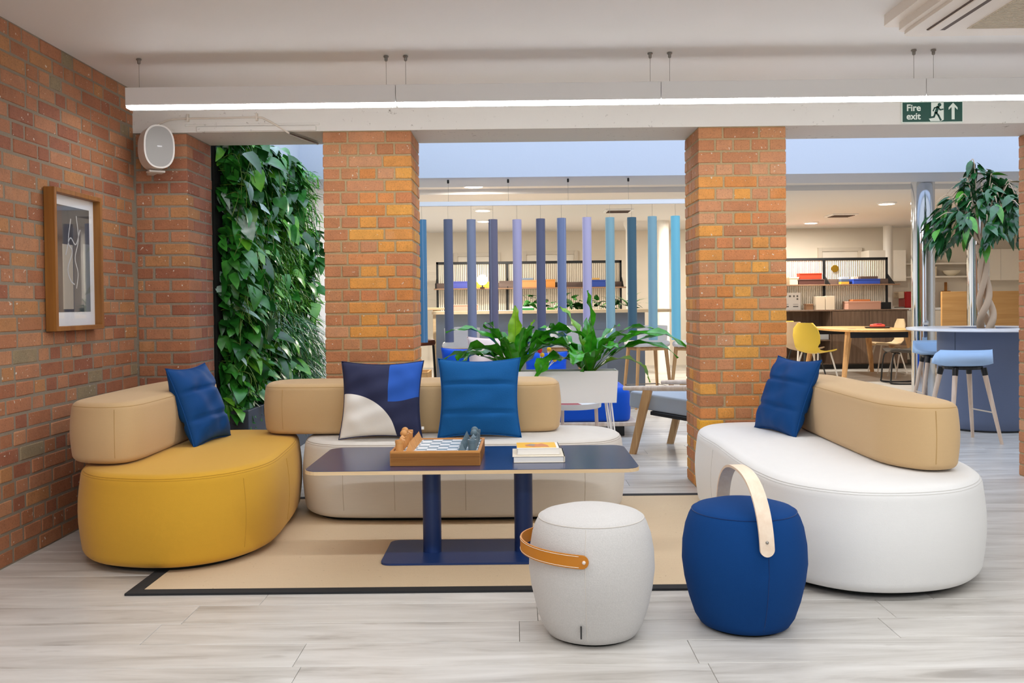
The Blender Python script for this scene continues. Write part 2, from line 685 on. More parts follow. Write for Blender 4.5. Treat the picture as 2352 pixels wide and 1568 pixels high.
struct(MB().box((-2.5, 10.6, 2.44), (10, 11.0, 2.5)).build('trim_1', 'ceiling_paint'))
# walls
struct(MB().box((-2.5, 16.95, 0), (10, 17.1, 2.5)).build('wall_back', 'wall_paint'))
struct(MB().box((9.6, -3, 0), (9.75, 17.1, 3.4)).build('wall_right', 'wall_paint'))
struct(MB().box((-2.5, 6.06, 0), (-2.06, 17.1, 3.4)).build('wall_side', painted('side_paint', 'cdd3da')))
struct(MB().box((-2.5, -3.1, 0), (-2.0, -3, 2.5)).box((5.4, -3.1, 0), (9.75, -3, 2.5)).box((-2.0, -3.1, 0), (5.4, -3, .28)).build('wall_front', 'wall_paint'))

# brickwork ----------------------------------------------------------------
BM = {}


def brick_mesh(L, D, H=.064):
    key = (round(L, 3), round(D, 3), rnd.randrange(4))
    if key not in BM:
        q = random.Random(hash(key))
        mb = MB().box((-L / 2, -D / 2, -H / 2), (L / 2, D / 2, H / 2), .004)
        mb.v = [(x + q.uniform(-.0014, .0014), y_ + q.uniform(-.0006, .0006), z + q.uniform(-.0014, .0014)) for x, y_, z in mb.v]
        BM[key] = mb.mesh('brick', 'brick')
    return BM[key]


def mixc(a, b, t):
    return tuple(a[i] * (1 - t) + b[i] * t for i in range(4))


PAL_ORANGE = [lin(c) for c in ('c88a4a', 'ce9048', 'c07e46', 'c8844e', 'd0964a', 'ba7a50', 'c28254')]
PAL_BROWN = [lin(c) for c in ('b27c56', 'aa7450', 'b8825e', 'ae7652', 'bc8a66', 'b4805a', 'b07854')]
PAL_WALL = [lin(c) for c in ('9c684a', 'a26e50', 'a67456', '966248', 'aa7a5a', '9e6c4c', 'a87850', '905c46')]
COURSE = .0745


def put_brick(parent, x, y, z, L, D, color, rz=0.0):
    o = link('brick', brick_mesh(L, D), parent, (x + rnd.uniform(-.001, .001), y, z), (0, 0, rz + rnd.uniform(-.003, .003)))
    o.color = color
    return o


def pillar(name, x0, x1, y0, y1, z1, label, palfn):
    w = x1 - x0; d = y1 - y0
    core = struct(MB().box((x0 + .004, y0 + .004, 0), (x1 - .004, y1 - .004, z1)).build(name, 'mortar'))
    core['label'] = label
    n = int(round(z1 / COURSE))
    j = .0105
    for c in range(n):
        z = (c + .5) * z1 / n
        def B(xa, xb, ya, yb):
            put_brick(core, (xa + xb) / 2, (ya + yb) / 2, z, xb - xa - j, yb - ya - j, palfn((xa + xb) / 2, z))
        pr = rnd.uniform(-.003, .003)
        if c % 2 == 0:
            for k in range(5):
                xa = x0 - j / 2 + k * (w + j) / 5
                B(xa, xa + (w + j) / 5, y0 - j / 2 + rnd.uniform(-.002, .002), (y0 + y1) / 2)
                B(xa, xa + (w + j) / 5, (y0 + y1) / 2, y1 + j / 2)
        else:
            a = .27 + rnd.uniform(-.02, .02); b = .69 + rnd.uniform(-.02, .02)
            cuts = [x0 - j / 2, x0 + w * a, x0 + w * b, x1 + j / 2]
            q = (d + j) / 4
            for k in range(3):
                B(cuts[k], cuts[k + 1], y0 - j / 2, y0 - j / 2 + q)
                B(cuts[k], cuts[k + 1], y1 + j / 2 - q, y1 + j / 2)
            for k in (1, 2):
                B(x0 - j / 2, x0 + .22, y0 - j / 2 + k * q, y0 - j / 2 + (k + 1) * q)
                B(x1 - .22, x1 + j / 2, y0 - j / 2 + k * q, y0 - j / 2 + (k + 1) * q)
    return core


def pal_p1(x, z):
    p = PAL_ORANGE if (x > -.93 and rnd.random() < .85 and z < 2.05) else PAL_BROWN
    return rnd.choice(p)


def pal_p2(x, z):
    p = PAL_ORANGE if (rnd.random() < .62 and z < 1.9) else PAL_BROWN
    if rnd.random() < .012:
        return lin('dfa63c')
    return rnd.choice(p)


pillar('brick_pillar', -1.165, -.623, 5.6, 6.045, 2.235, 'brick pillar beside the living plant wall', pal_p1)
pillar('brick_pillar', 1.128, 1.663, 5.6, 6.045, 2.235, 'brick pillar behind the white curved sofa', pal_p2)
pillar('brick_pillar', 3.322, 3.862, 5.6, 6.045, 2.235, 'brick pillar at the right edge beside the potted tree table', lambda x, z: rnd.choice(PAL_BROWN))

# left wall of bricks (runs along y) : face at x = -2.32
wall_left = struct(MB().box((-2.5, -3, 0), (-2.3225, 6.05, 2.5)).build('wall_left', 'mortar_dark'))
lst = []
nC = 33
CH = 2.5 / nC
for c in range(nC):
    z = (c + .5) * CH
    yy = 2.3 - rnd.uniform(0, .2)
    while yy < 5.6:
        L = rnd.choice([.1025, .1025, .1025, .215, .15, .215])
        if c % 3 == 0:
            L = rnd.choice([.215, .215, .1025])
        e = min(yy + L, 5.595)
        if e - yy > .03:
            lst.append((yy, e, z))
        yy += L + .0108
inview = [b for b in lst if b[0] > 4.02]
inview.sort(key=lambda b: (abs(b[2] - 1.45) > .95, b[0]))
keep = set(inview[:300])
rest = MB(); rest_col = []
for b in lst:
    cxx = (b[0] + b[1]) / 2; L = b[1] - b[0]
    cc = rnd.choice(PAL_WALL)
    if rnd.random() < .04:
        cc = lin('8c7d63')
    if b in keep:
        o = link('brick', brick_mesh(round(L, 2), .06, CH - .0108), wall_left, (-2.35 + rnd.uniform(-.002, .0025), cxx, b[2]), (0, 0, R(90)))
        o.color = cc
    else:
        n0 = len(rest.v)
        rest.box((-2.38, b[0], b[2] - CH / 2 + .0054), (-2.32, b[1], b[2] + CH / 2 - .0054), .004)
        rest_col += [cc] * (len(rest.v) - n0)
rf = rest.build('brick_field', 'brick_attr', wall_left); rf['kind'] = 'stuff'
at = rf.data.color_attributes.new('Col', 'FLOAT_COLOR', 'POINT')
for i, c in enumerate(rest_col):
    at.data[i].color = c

# brick return pier at the end of the left wall, with its jamb
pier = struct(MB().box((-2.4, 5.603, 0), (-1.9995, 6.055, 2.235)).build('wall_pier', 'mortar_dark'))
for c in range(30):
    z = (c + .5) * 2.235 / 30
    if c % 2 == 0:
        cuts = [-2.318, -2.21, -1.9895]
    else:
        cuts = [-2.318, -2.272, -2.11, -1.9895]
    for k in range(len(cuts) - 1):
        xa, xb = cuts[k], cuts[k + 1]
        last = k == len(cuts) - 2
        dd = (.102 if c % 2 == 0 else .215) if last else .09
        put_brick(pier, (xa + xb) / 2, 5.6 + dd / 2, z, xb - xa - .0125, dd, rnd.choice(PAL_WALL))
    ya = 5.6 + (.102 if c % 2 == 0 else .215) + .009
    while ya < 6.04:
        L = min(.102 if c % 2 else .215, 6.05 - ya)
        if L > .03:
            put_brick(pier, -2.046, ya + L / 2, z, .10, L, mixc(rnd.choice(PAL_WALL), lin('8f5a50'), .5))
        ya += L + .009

# back wall doors, round white columns
for i, (x0, x1, zt) in enumerate(((-1.12, -.26, 2.12), (.15, 1.17, 2.14), (5.6, 6.4, 2.14))):
    d = struct(MB().box((x0 + .07, 16.91, 0), (x1 - .07, 16.95, zt - .07), .004).build('door_%d' % (i + 1), plain('door_paint', 'efe8dc', .5)))
    MB().box((x0, 16.88, 0), (x0 + .07, 16.95, zt)).box((x1 - .07, 16.88, 0), (x1, 16.95, zt)).box((x0 + .071, 16.88, zt - .07), (x1 - .071, 16.95, zt)).build('door_frame', plain('door_frame_paint', 'd9cfc0', .5), d)
    MB().bar((x0 + .15, 16.9, 1.02), (x0 + .15, 16.86, 1.02), .012).bar((x0 + .15, 16.865, 1.02), (x0 + .27, 16.865, 1.02), .01).build('door_handle', 'steel', d)
for x, r_, yy in ((1.9, .075, 15.0), (2.43, .10, 15.0), (6.74, .08, 16.55)):
    cap = 1.45 if x < 2 else 1.0
    cl = struct(MB().lathe([(r_ * 1.15, 0), (r_ * 1.15, .04), (r_, .07), (r_, 2.36), (r_ * (1 + (cap - 1) * .5), 2.40), (r_ * cap, 2.44), (r_ * cap, 2.5)], 24).build('column', plain('col_paint', 'f1ece4', .5), smooth=True))
    cl.location = (x, yy, 0)
# polished columns
for x, yy in ((4.30, 9.65), (5.16, 10.2)):
    cl = struct(MB().lathe([(.116, 0), (.116, 2.5)], 48).build('column', 'chrome', smooth=True))
    cl.location = (x, yy, 0)
    MB().lathe([(.12, 0), (.12, .05), (.116, .05)], 48).build('column_collar', 'steel', cl, smooth=True)

# ------------------------------------------------------------------ RUG
rug = thing('rug', 'sand coloured woven rug with a black cloth border', 'rug', (0, 0, 0))
rx0, rx1, ry0, ry1, bw = -1.6, 1.16, 3.69, 5.54, .055
MB().box((rx0 + bw, ry0 + bw, 0.0005), (rx1 - bw, ry1 - bw, .008), .002).build('rug_field', 'rug_weave', rug)
for nm, pts in (('front', [(rx0, ry0), (rx1, ry0), (rx1 - bw, ry0 + bw), (rx0 + bw, ry0 + bw)]), ('back', [(rx0, ry1), (rx0 + bw, ry1 - bw), (rx1 - bw, ry1 - bw), (rx1, ry1)]),
                ('left', [(rx0, ry0), (rx0 + bw, ry0 + bw), (rx0 + bw, ry1 - bw), (rx0, ry1)]), ('right', [(rx1, ry0), (rx1, ry1), (rx1 - bw, ry1 - bw), (rx1 - bw, ry0 + bw)])):
    MB().prism(pts, .0005, .0095).build('border_strip', 'rug_border', rug)

# ------------------------------------------------------------------ SOFA MODULES
def sofa(name, label, ctrl, mat, seams, z1=.44, seam_mat=None):
    out = [Vector(p) for p in catmull(ctrl, 8)]
    out = ccw(out)
    cx = sum(p.x for p in out) / len(out); cy = sum(p.y for p in out) / len(out)
    loc_out = [Vector((p.x - cx, p.y - cy)) for p in out]
    t = thing(name, label, 'sofa', (cx, cy, 0))
    soft_block(loc_out, .028, z1, .045, .05, .014, .014).build('seat', mat, t, smooth=True, angle=0)
    MB().prism([tuple(p) for p in inset2(loc_out, .07)], .0096, .03).build('plinth', 'backing_black', t)
    sm = seam_mat or mat
    seam_ring(loc_out, .0125, z1 - .017, .0017).build('seam', sm, t, smooth=True)
    seam_ring(loc_out, .0070, z1 - .0255, .0017).build('seam', sm, t, smooth=True)
    for (sx, sy) in seams:
        v = Vector((sx - cx, sy - cy))
        p = min(loc_out, key=lambda q: (q - v).length)
        i = loc_out.index(p)
        tn = (loc_out[(i + 1) % len(out)] - loc_out[i - 1]).normalized(); nn = Vector((tn.y, -tn.x))
        pts = []
        for k in range(9):
            f = k / 8
            o_ = .0135 * math.sin(PI * f)
            z = .075 + (z1 - .05 - .075) * f
            pts.append((p.x + nn.x * o_, p.y + nn.y * o_, z))
        MB().tube(pts, .0018, 5).build('seam', sm, t, smooth=True)
    return t


YEL = [(-2.08, 4.50), (-2.03, 4.23), (-1.87, 4.03), (-1.62, 3.95), (-1.42, 3.98), (-1.26, 4.12), (-1.175, 4.36), (-1.185, 4.72), (-1.22, 5.08), (-1.28, 5.32), (-1.45, 5.44), (-1.72, 5.45), (-1.95, 5.37), (-2.07, 5.12), (-2.10, 4.82)]
fabric('yellow_seam', 'b98c28')
fabric('white_seam', 'cfcdc9'); fabric('tan_seam', 'b08e58'); fabric('linen_seam', 'b5aa9c')
ys = sofa('curved_sofa', 'mustard yellow curved sofa module by the brick wall', YEL, 'yellow_fabric', [(-1.25, 4.14), (-1.18, 4.66)], seam_mat='yellow_seam')
MB().box((-2.106, 4.50, .285), (-2.088, 4.512, .325), .001).build('care_label', 'paper', ys).location = (-ys.location.x, -ys.location.y, 0)
REAR = [(-1.195, 5.20), (-1.16, 5.03), (-1.04, 4.90), (-.86, 4.855), (-.4, 4.84), (.1, 4.84), (.36, 4.86), (.50, 4.93), (.585, 5.10), (.59, 5.28), (.50, 5.44), (.3, 5.51), (-.2, 5.53), (-.8, 5.53), (-1.05, 5.48), (-1.16, 5.36)]
sofa('curved_sofa', 'long pale linen sofa module behind the coffee table', REAR, 'linen_fabric', [(-.93, 4.86), (-.62, 4.85), (-.30, 4.84), (.02, 4.84), (.36, 4.86)], seam_mat='linen_seam')
WHT = [(1.025, 5.15), (1.035, 4.75), (1.03, 4.35), (1.045, 3.98), (1.11, 3.72), (1.28, 3.55), (1.50, 3.51), (1.74, 3.58), (1.93, 3.78), (2.02, 4.05), (2.045, 4.4), (2.03, 4.8), (1.95, 5.2), (1.80, 5.45), (1.55, 5.555), (1.28, 5.55), (1.10, 5.42)]
sofa('curved_sofa', 'white curved sofa module in front of the brick pillar', WHT, 'white_fabric', [(1.06, 3.9), (1.06, 4.8)], seam_mat='white_seam')


def back_block(label, ctrl, seams, z0=.452, z1=.735):
    out = ccw([Vector(p) for p in catmull(ctrl, 8)])
    cx = sum(p.x for p in out) / len(out); cy = sum(p.y for p in out) / len(out)
    lo = [Vector((p.x - cx, p.y - cy)) for p in out]
    t = thing('backrest_bolster', label, 'backrest', (cx, cy, 0))
    soft_block(lo, z0, z1, .035, .04, .008, .008).build('cushion_body', 'tan_fabric', t, smooth=True, angle=0)
    seam_ring(lo, .006, z1 - .02, .0018).build('seam', 'tan_seam', t, smooth=True)
    seam_ring(lo, .006, z0 + .02, .0018).build('seam', 'tan_seam', t, smooth=True)
    for (sx, sy) in seams:
        v = Vector((sx - cx, sy - cy))
        p = min(lo, key=lambda q: (q - v).length); i = lo.index(p)
        tn = (lo[(i + 1) % len(lo)] - lo[i - 1]).normalized(); nn = Vector((tn.y, -tn.x))
        pts = [(p.x + nn.x * .0078 * math.sin(PI * k / 8), p.y + nn.y * .0078 * math.sin(PI * k / 8), z0 + .03 + (z1 - z0 - .06) * k / 8) for k in range(9)]
        MB().tube(pts, .0014, 5).build('seam', 'tan_seam', t, smooth=True)
    return t


def bolster_outline(p, q, w, r):
    """rounded bar from p to q"""
    p = Vector(p); q = Vector(q)
    d = (q - p).normalized(); n = Vector((-d.y, d.x)); L = (q - p).length
    rr = round_rect(0, L, -w / 2, w / 2, r, 5)
    return [p + d * a.x + n * a.y for a in rr]


back_block('tan backrest bolster on the mustard sofa, nearest the framed print', [(-2.125, 4.55), (-2.10, 4.30), (-1.99, 4.19), (-1.84, 4.17), (-1.765, 4.27), (-1.755, 4.55), (-1.76, 5.0), (-1.775, 5.4), (-1.85, 5.5), (-1.98, 5.51), (-2.09, 5.44), (-2.125, 5.2), (-2.13, 4.9)], [(-1.84, 4.17)])
back_block('tan backrest bolster along the back of the long linen sofa', [(-1.44, 5.28), (-1.40, 5.14), (-1.28, 5.085), (-1.0, 5.075), (-.3, 5.07), (.0, 5.075), (.16, 5.09), (.235, 5.15), (.25, 5.28), (.225, 5.42), (.14, 5.49), (-.1, 5.50), (-.8, 5.505), (-1.25, 5.50), (-1.40, 5.43)], [(-1.3, 5.09)])
back_block('tan backrest bolster on the white sofa, leaning cushion beside it', [(1.585, 5.1), (1.575, 4.6), (1.575, 4.15), (1.60, 3.95), (1.69, 3.82), (1.80, 3.81), (1.875, 3.88), (1.895, 4.1), (1.90, 4.6), (1.89, 5.1), (1.865, 5.36), (1.78, 5.45), (1.68, 5.43), (1.60, 5.33)], [(1.74, 3.81)])


# ------------------------------------------------------------------ CUSHIONS
def cushion_mesh(w, h, t, mat, grooves=(), seed=1, ears=.05, N=36, wr=.004):
    q = random.Random(seed)
    ph = [q.uniform(0, 6) for _ in range(6)]
    vs = []; fs = []
    for side in (-1, 1):
        for i in range(N + 1):
            for j in range(N + 1):
                u = -1 + 2 * i / N; v = -1 + 2 * j / N
                x = u * w / 2 * (1 - ears * 2 * (1 - v * v) * abs(u) ** 1.5)
                z = v * h / 2 * (1 - ears * 2 * (1 - u * u) * abs(v) ** 1.5)
                k = max(0, (1 - abs(u) ** 2.6) * (1 - abs(v) ** 2.6)) ** .55
                d = t / 2 * k
                for g in grooves:
                    dg = (v - g) / .045
                    d -= .016 * math.exp(-dg * dg) * k ** .5
                    z += .0
                d += wr * k * (math.sin(7 * u + 3 * v + ph[0]) + math.sin(11 * v - 4 * u + ph[1]) + .6 * math.sin(17 * u * v + ph[2]))
                e = max(abs(u), abs(v))
                if e > .8:
                    d += wr * .8 * (e - .8) / .2 * math.sin((14 * u if abs(v) > abs(u) else 14 * v) + ph[3]) * (1 - e) * 5
                vs.append((x, side * max(d, 0), z + h / 2))
    M = (N + 1) ** 2
    for i in range(N):
        for j in range(N):
            a = i * (N + 1) + j
            fs.append((a, a + N + 1, a + N + 2, a + 1))
            fs.append((M + a, M + a + 1, M + a + N + 2, M + a + N + 1))
    mb = MB().add(vs, fs)
    me = mb.mesh('cushion', mat, True, False, 0)
    bm = bmesh.new(); bm.from_mesh(me)
    bmesh.ops.remove_doubles(bm, verts=bm.verts, dist=.0004)
    bmesh.ops.recalc_face_normals(bm, faces=bm.faces)
    bm.to_mesh(me); bm.free()
    return me


def place(o, bottom, right, up):
    """front of the cushion looks along right x up reversed"""
    r_ = Vector(right).normalized(); u = Vector(up).normalized()
    u = (u - r_ * u.dot(r_)).normalized()
    back = u.cross(r_)          # local +y
    m = Matrix((r_, back, u)).transposed().to_4x4()
    m.translation = Vector(bottom)
    o.matrix_world = m


def piping(w, h, ears, parent, mat):
    pts = []
    n = 20
    for k in range(n):
        pts.append((-1 + 2 * k / n, -1))
    for k in range(n):
        pts.append((1, -1 + 2 * k / n))
    for k in range(n):
        pts.append((1 - 2 * k / n, 1))
    for k in range(n):
        pts.append((-1, 1 - 2 * k / n))
    P = [(u * w / 2 * (1 - ears * 2 * (1 - v * v) * abs(u) ** 1.5), 0, v * h / 2 * (1 - ears * 2 * (1 - u * u) * abs(v) ** 1.5) + h / 2) for u, v in pts]
    MB().tube(P, .0032, 6, closed=True).build('piping', mat, parent, smooth=True)


def graphic_cushion_material():
    t = NT('graphic_cushion')
    tc = t.n('ShaderNodeTexCoord')
    sp = t.n('ShaderNodeSeparateXYZ')
    t.l(tc.outputs['Object'], sp.inputs[0])
    x, y_, z = sp.outputs
    # white quarter oval, lower left
    ex = t.math('DIVIDE', t.math('ADD', x, .215), .305)
    ez = t.math('DIVIDE', t.math('ADD', z, .0), .245)
    white = t.math('LESS_THAN', t.math('ADD', t.math('MULTIPLY', ex, ex), t.math('MULTIPLY', ez, ez)), 1.0)
    # royal blue patch, upper right, with a round lower edge
    right = t.math('GREATER_THAN', x, .045)
    low = t.math('ADD', .195, t.math('MULTIPLY', t.math('MULTIPLY', t.math('SUBTRACT', x, .06), t.math('SUBTRACT', x, .06)), 1.6))
    blue = t.math('MULTIPLY', right, t.math('GREATER_THAN', z, low))
    c = t.mix(white, lin('23294c'), lin('f1efe9'))
    c = t.mix(blue, c, lin('1f58b8'))
    t.l(c, t.b.inputs['Base Color'])
    t.b.inputs['Roughness'].default_value = .85
    w = t.noise(t.coords(), 420, 2)
    t.bump(w, .25, .002)
    MATS['graphic_cushion'] = t.m


graphic_cushion_material()
me = cushion_mesh(.46, .44, .16, 'cushion_blue', (-.36, .34), 2)
c1 = tag(link('cushion', me), 'blue quilted cushion leaning on the mustard sofa backrest', 'cushion')
place(c1, (-1.625, 4.89, .442), (.10, 1, 0.0), (-.36, .0, 1))
piping(.46, .44, .05, c1, 'cushion_blue')
me = cushion_mesh(.46, .44, .16, 'cushion_blue', (-.36, .34), 5)
c2 = tag(link('cushion', me), 'blue quilted cushion leaning on the white sofa backrest', 'cushion')
place(c2, (1.415, 5.02, .442), (.22, -1, 0), (.38, .02, 1))
piping(.46, .44, .05, c2, 'cushion_blue')
me = cushion_mesh(.455, .43, .15, 'graphic_cushion', (), 8, wr=.005)
c3 = tag(link('cushion', me), 'navy cushion with white oval and royal blue patch on the linen sofa', 'cushion')
place(c3, (-.735, 4.93, .445), (1, -.02, 0), (-.0, .25, 1))
piping(.455, .43, .05, c3, plain('navy_piping', '23294c', .8))
MB().box((.222, -.012, .05), (.236, -.009, .066)).build('care_label', 'paper', c3)
me = cushion_mesh(.455, .44, .14, 'felt_blue', (-.4, .33), 11, wr=.0025)
c4 = tag(link('cushion', me), 'mid blue felt cushion with two seams on the linen sofa', 'cushion')
place(c4, (-.20, 4.94, .445), (1, .015, 0), (-.02, .25, 1))
piping(.455, .44, .05, c4, 'felt_blue')

# ------------------------------------------------------------------ POUFS
PROF = [(0, 0.006), (.145, .006), (.160, .012), (.178, .04), (.198, .10), (.214, .17), (.2225, .235), (.220, .30), (.2095, .36), (.197, .395), (.189, .410), (.184, .4175), (.172, .426), (.12, .441), (.06, .449), (0, .451)]


def pouf(label, loc, rz, mat, seam_mat):
    t = thing('barrel_pouf', label, 'pouf', loc, rz)
    MB().lathe(PROF, 56).build('body', mat, t, smooth=True, angle=0)
    MB().lathe([(0, 0), (.14, 0), (.14, .007)], 32).build('glide', 'backing_black', t)
    MB().tube([(.1862 * math.cos(2 * PI * k / 56), .1862 * math.sin(2 * PI * k / 56), .4155) for k in range(56)], .0016, 5, closed=True).build('seam', seam_mat, t, smooth=True)
    return t


def prof_r(z):
    for (r0, z0), (r1, z1) in zip(PROF, PROF[1:]):
        if z0 <= z <= z1:
            return r0 + (r1 - r0) * (z - z0) / max(1e-6, z1 - z0)
    return .15


def vseam(t, ang, mat, zlo=.03, zhi=.41):
    pts = [(prof_r(z) * math.cos(ang), prof_r(z) * math.sin(ang), z) for z in [zlo + (zhi - zlo) * k / 16 for k in range(17)]]
    MB().tube(pts, .0014, 5).build('seam', mat, t, smooth=True)


fabric('heather_seam', 'cfc9c1'); fabric('blue_seam', '0b2f63')
pf = pouf('pale heather barrel pouf with an orange leather strap', (.262, 3.235, 0), 0, 'heather_fabric', 'heather_seam')
vseam(pf, R(-100), 'heather_seam'); vseam(pf, R(20), 'heather_seam')
pts = []
for k in range(41):
    a = R(-97 - 166 * k / 40)
    s_ = math.sin(PI * k / 40)
    z = .310 + .012 * s_
    rr = prof_r(z) + .006 + .028 * s_ ** 1.3
    pts.append((rr * math.cos(a), rr * math.sin(a), z))
st = MB().band(pts, (0, 0, 1), .046, .005).build('strap', 'leather', pf, smooth=True, angle=50)
for dz in (-.0185, .0185):
    MB().tube([(p[0] * 1.012, p[1] * 1.012, p[2] + dz) for p in pts[2:-2]], .0009, 4).build('stitching', 'stitch', st)
MB().sphere((pts[1][0], pts[1][1] - .004, pts[1][2]), .0065, 10, 6).build('rivet', plain('rivet_pale', 'e6d9cf', .4), st, smooth=True)
MB().box((-.055, -.1955, .045), (-.05, -.188, .088), .001).build('fabric_tag', 'black_metal', pf)

pb = pouf('navy blue barrel pouf with a bent wood handle', (.822, 3.31, 0), 0, 'blue_fabric', 'blue_seam')
vseam(pb, R(-82), 'blue_seam'); vseam(pb, R(100), 'blue_seam')
pts = []
for k in range(49):
    a = PI * k / 48
    y_ = -math.copysign(abs(math.cos(a)) ** .8, math.cos(a)) * .232
    z = .305 + .262 * math.sin(a) ** .82
    x = .022 * math.cos(a) - .012 * math.sin(a)
    pts.append((x, y_, z))
hd = MB().band(pts, (1, .1, 0), .05, .009).build('handle', 'beech', pb, smooth=True, angle=50)
MB().sphere((pts[2][0], pts[2][1] - .004, pts[2][2]), .006, 10, 6).build('screw', 'steel', hd, smooth=True)

# ------------------------------------------------------------------ COFFEE TABLE
tb = thing('coffee_table', 'navy topped coffee table with plywood edge and twin columns', 'table', (-.196, 4.26, 0))
o2 = [tuple(p) for p in round_rect(-.732, .732, -.33, .33, .07, 6)]
MB().prism(o2, .438, .4535).build('tabletop', 'plywood', tb)
MB().prism([tuple(p) for p in round_rect(-.730, .730, -.328, .328, .068, 6)], .4534, .4555).build('laminate', 'navy_top', tb)
MB().prism([tuple(p) for p in round_rect(-.42, .42, -.205, .205, .045, 5)], .009, .018).build('base_plate', 'navy_metal', tb)
for x in (-.203, .225):
    MB().lathe([(.043, .018), (.043, .438)], 28, (x, 0, 0)).build('column_leg', 'navy_metal', tb, smooth=True)
    MB().lathe([(.075, .430), (.075, .438)], 24, (x, 0, 0)).build('mounting_plate', 'navy_metal', tb)

# chess box ------------------------------------------------------------------
CX, CY, CZ = -.358, 4.235, .456
cb = thing('chess_box', 'wooden chess box with a grey and white board', 'chess board', (CX, CY, CZ), R(-1.0))
S = .2
MB().box((-S, -S, .002), (S, S, .057)).build('board_base', 'chess_wood', cb)
for a, b in (((-S, -S, 0), (S, -S + .012, .066)), ((-S, S - .012, 0), (S, S, .066)), ((-S, -S + .012, 0), (-S + .012, S - .012, .066)), ((S - .012, -S + .012, 0), (S, S - .012, .066))):
    MB().box(a, b, .0015).build('box_side', 'chess_wood', cb)
MB().box((-S + .002, -S - .0006, .0395), (S - .002, -S + .001, .0405)).build('lid_joint', plain('joint_dark', '7a4a1c', .7), cb)
q = (S - .014) * 2 / 8
tile = {c: MB().box((-q / 2 + .0004, -q / 2 + .0004, 0), (q / 2 - .0004, q / 2 - .0004, .003), .0004).mesh('square_tile', m) for c, m in ((0, 'tile_white'), (1, 'tile_grey'))}
for i in range(8):
    for j in range(8):
        link('square_tile', tile[(i + j) % 2], cb, (-S + .014 + (i + .5) * q, -S + .014 + (j + .5) * q, .0571))
PZ = CZ + .0603
ORD = ['first', 'second', 'third', 'fourth', 'fifth', 'sixth', 'seventh', 'eighth', 'ninth', 'tenth', 'eleventh', 'last']


def chess_xy(i, j):
    x = -S + .014 + (i + .5) * q; y_ = -S + .014 + (j + .5) * q
    a = R(-1.0)
    return CX + x * math.cos(a) - y_ * math.sin(a), CY + x * math.sin(a) + y_ * math.cos(a)


def rook_mesh(m):
    return MB().lathe([(.0180, 0), (.0180, .036), (.0195, .0365), (.0195, .050), (.014, .050), (.014, .045), (0, .045)], 20).mesh('chess_rook', m, True)


def knight_mesh(m):
    return MB().prism([(-.017, 0), (.017, 0), (.015, .030), (.019, .042), (-.002, .054), (-.016, .034)], -.012, .012, 1).mesh('chess_knight', m)


def bishop_mesh(m):
    return MB().lathe([(.017, 0), (.017, .006), (.011, .034), (.013, .046), (0, .062)], 16).mesh('chess_bishop', m, True)


def royal_mesh(m, h):
    mb = MB().lathe([(.018, 0), (.018, .014), (.013, .024), (.012, h - .02), (.014, h - .016), (.0095, h - .012)], 18)
    return mb.sphere((0, 0, h), .0165, 16, 10).mesh('chess_king', m, True)


def pawn_mesh(m):
    return MB().add([(-.017, -.017, 0), (.017, -.017, 0), (.017, .017, 0), (-.017, .017, 0), (0, -.004, .044), (0, .004, .044)], [(0, 3, 2, 1), (0, 1, 4), (1, 2, 5, 4), (2, 3, 5), (3, 0, 4, 5)]).mesh('chess_pawn', m)


for side, m, cname, ci, pi in ((0, 'chess_tan', 'tan wooden', 0, 1), (1, 'chess_grey', 'grey', 7, 6)):
    names = [('chess_rook', rook_mesh(m), 'rook'), ('chess_knight', knight_mesh(m), 'knight'), ('chess_bishop', bishop_mesh(m), 'bishop'), ('chess_queen', royal_mesh(m, .060), 'queen'),
             ('chess_king', royal_mesh(m, .067), 'king'), ('chess_bishop', bishop_mesh(m), 'bishop'), ('chess_knight', knight_mesh(m), 'knight'), ('chess_rook', rook_mesh(m), 'rook')]
    desc = {'rook': 'cylindrical rook with a rim', 'knight': 'slant-topped knight', 'bishop': 'pointed cone bishop', 'queen': 'round-headed shorter queen', 'king': 'round-headed taller king'}
    for jx, (nm, me, k) in enumerate(names):
        x, y_ = chess_xy(ci, jx)
        end = '' if k in ('queen', 'king') else (' at the front end of its rank' if jx < 4 else ' at the rear end of its rank')
        o = tag(link(nm, me, None, (x, y_, PZ), (0, 0, PI if side else 0)), '%s chess piece, %s%s' % (cname, desc[k], end), 'chess piece')
    pm = pawn_mesh(m)
    for jx in range(8):
        x, y_ = chess_xy(pi, jx)
        tag(link('chess_pawn', pm, None, (x, y_, PZ)), '%s wedge pawn, %s from the front of its row' % (cname, ORD[jx]), 'chess piece', '%s pawns' % cname)

# books on the table
bk = thing('book', 'large cream book under the yellow-covered book', 'book', (.099, 4.205, .456), R(0))
MB().box((-.112, -.115, .0), (.118, .105, .003), .001).box((-.118, -.115, .026), (.118, .108, .029), .001).box((.112, -.115, 0), (.118, .108, .029), .001).build('cover', plain('cream_cover', 'eadfca', .6), bk)
MB().box((-.112, -.112, .003), (.111, .102, .026)).build('pages', 'paper', bk)
bk = thing('book', 'small book with yellow cover and orange picture on top of the cream book', 'book', (.098, 4.215, .4855), R(1))
MB().box((-.098, -.085, 0), (.098, .085, .003), .001).box((-.098, -.085, .027), (.098, .085, .030), .001).box((.093, -.085, 0), (.098, .085, .03), .001).build('cover', plain('white_cover', 'f3efe8', .5), bk)
MB().box((-.094, -.083, .003), (.093, .083, .027)).build('pages', 'paper', bk)
pr = MB().box((-.097, -.072, .030), (.082, .083, .0305)).build('cover_picture', plain('yellow_print', 'f2b90f', .5), bk)
MB().prism([(-.055, -.03), (-.02, -.055), (.03, -.05), (.05, -.06), (.045, 0), (.02, .05), (-.0, .03), (-.035, .04), (-.06, .01)], .0305, .0308).build('picture_figure', plain('orange_print', 'cf7a30', .5), pr)
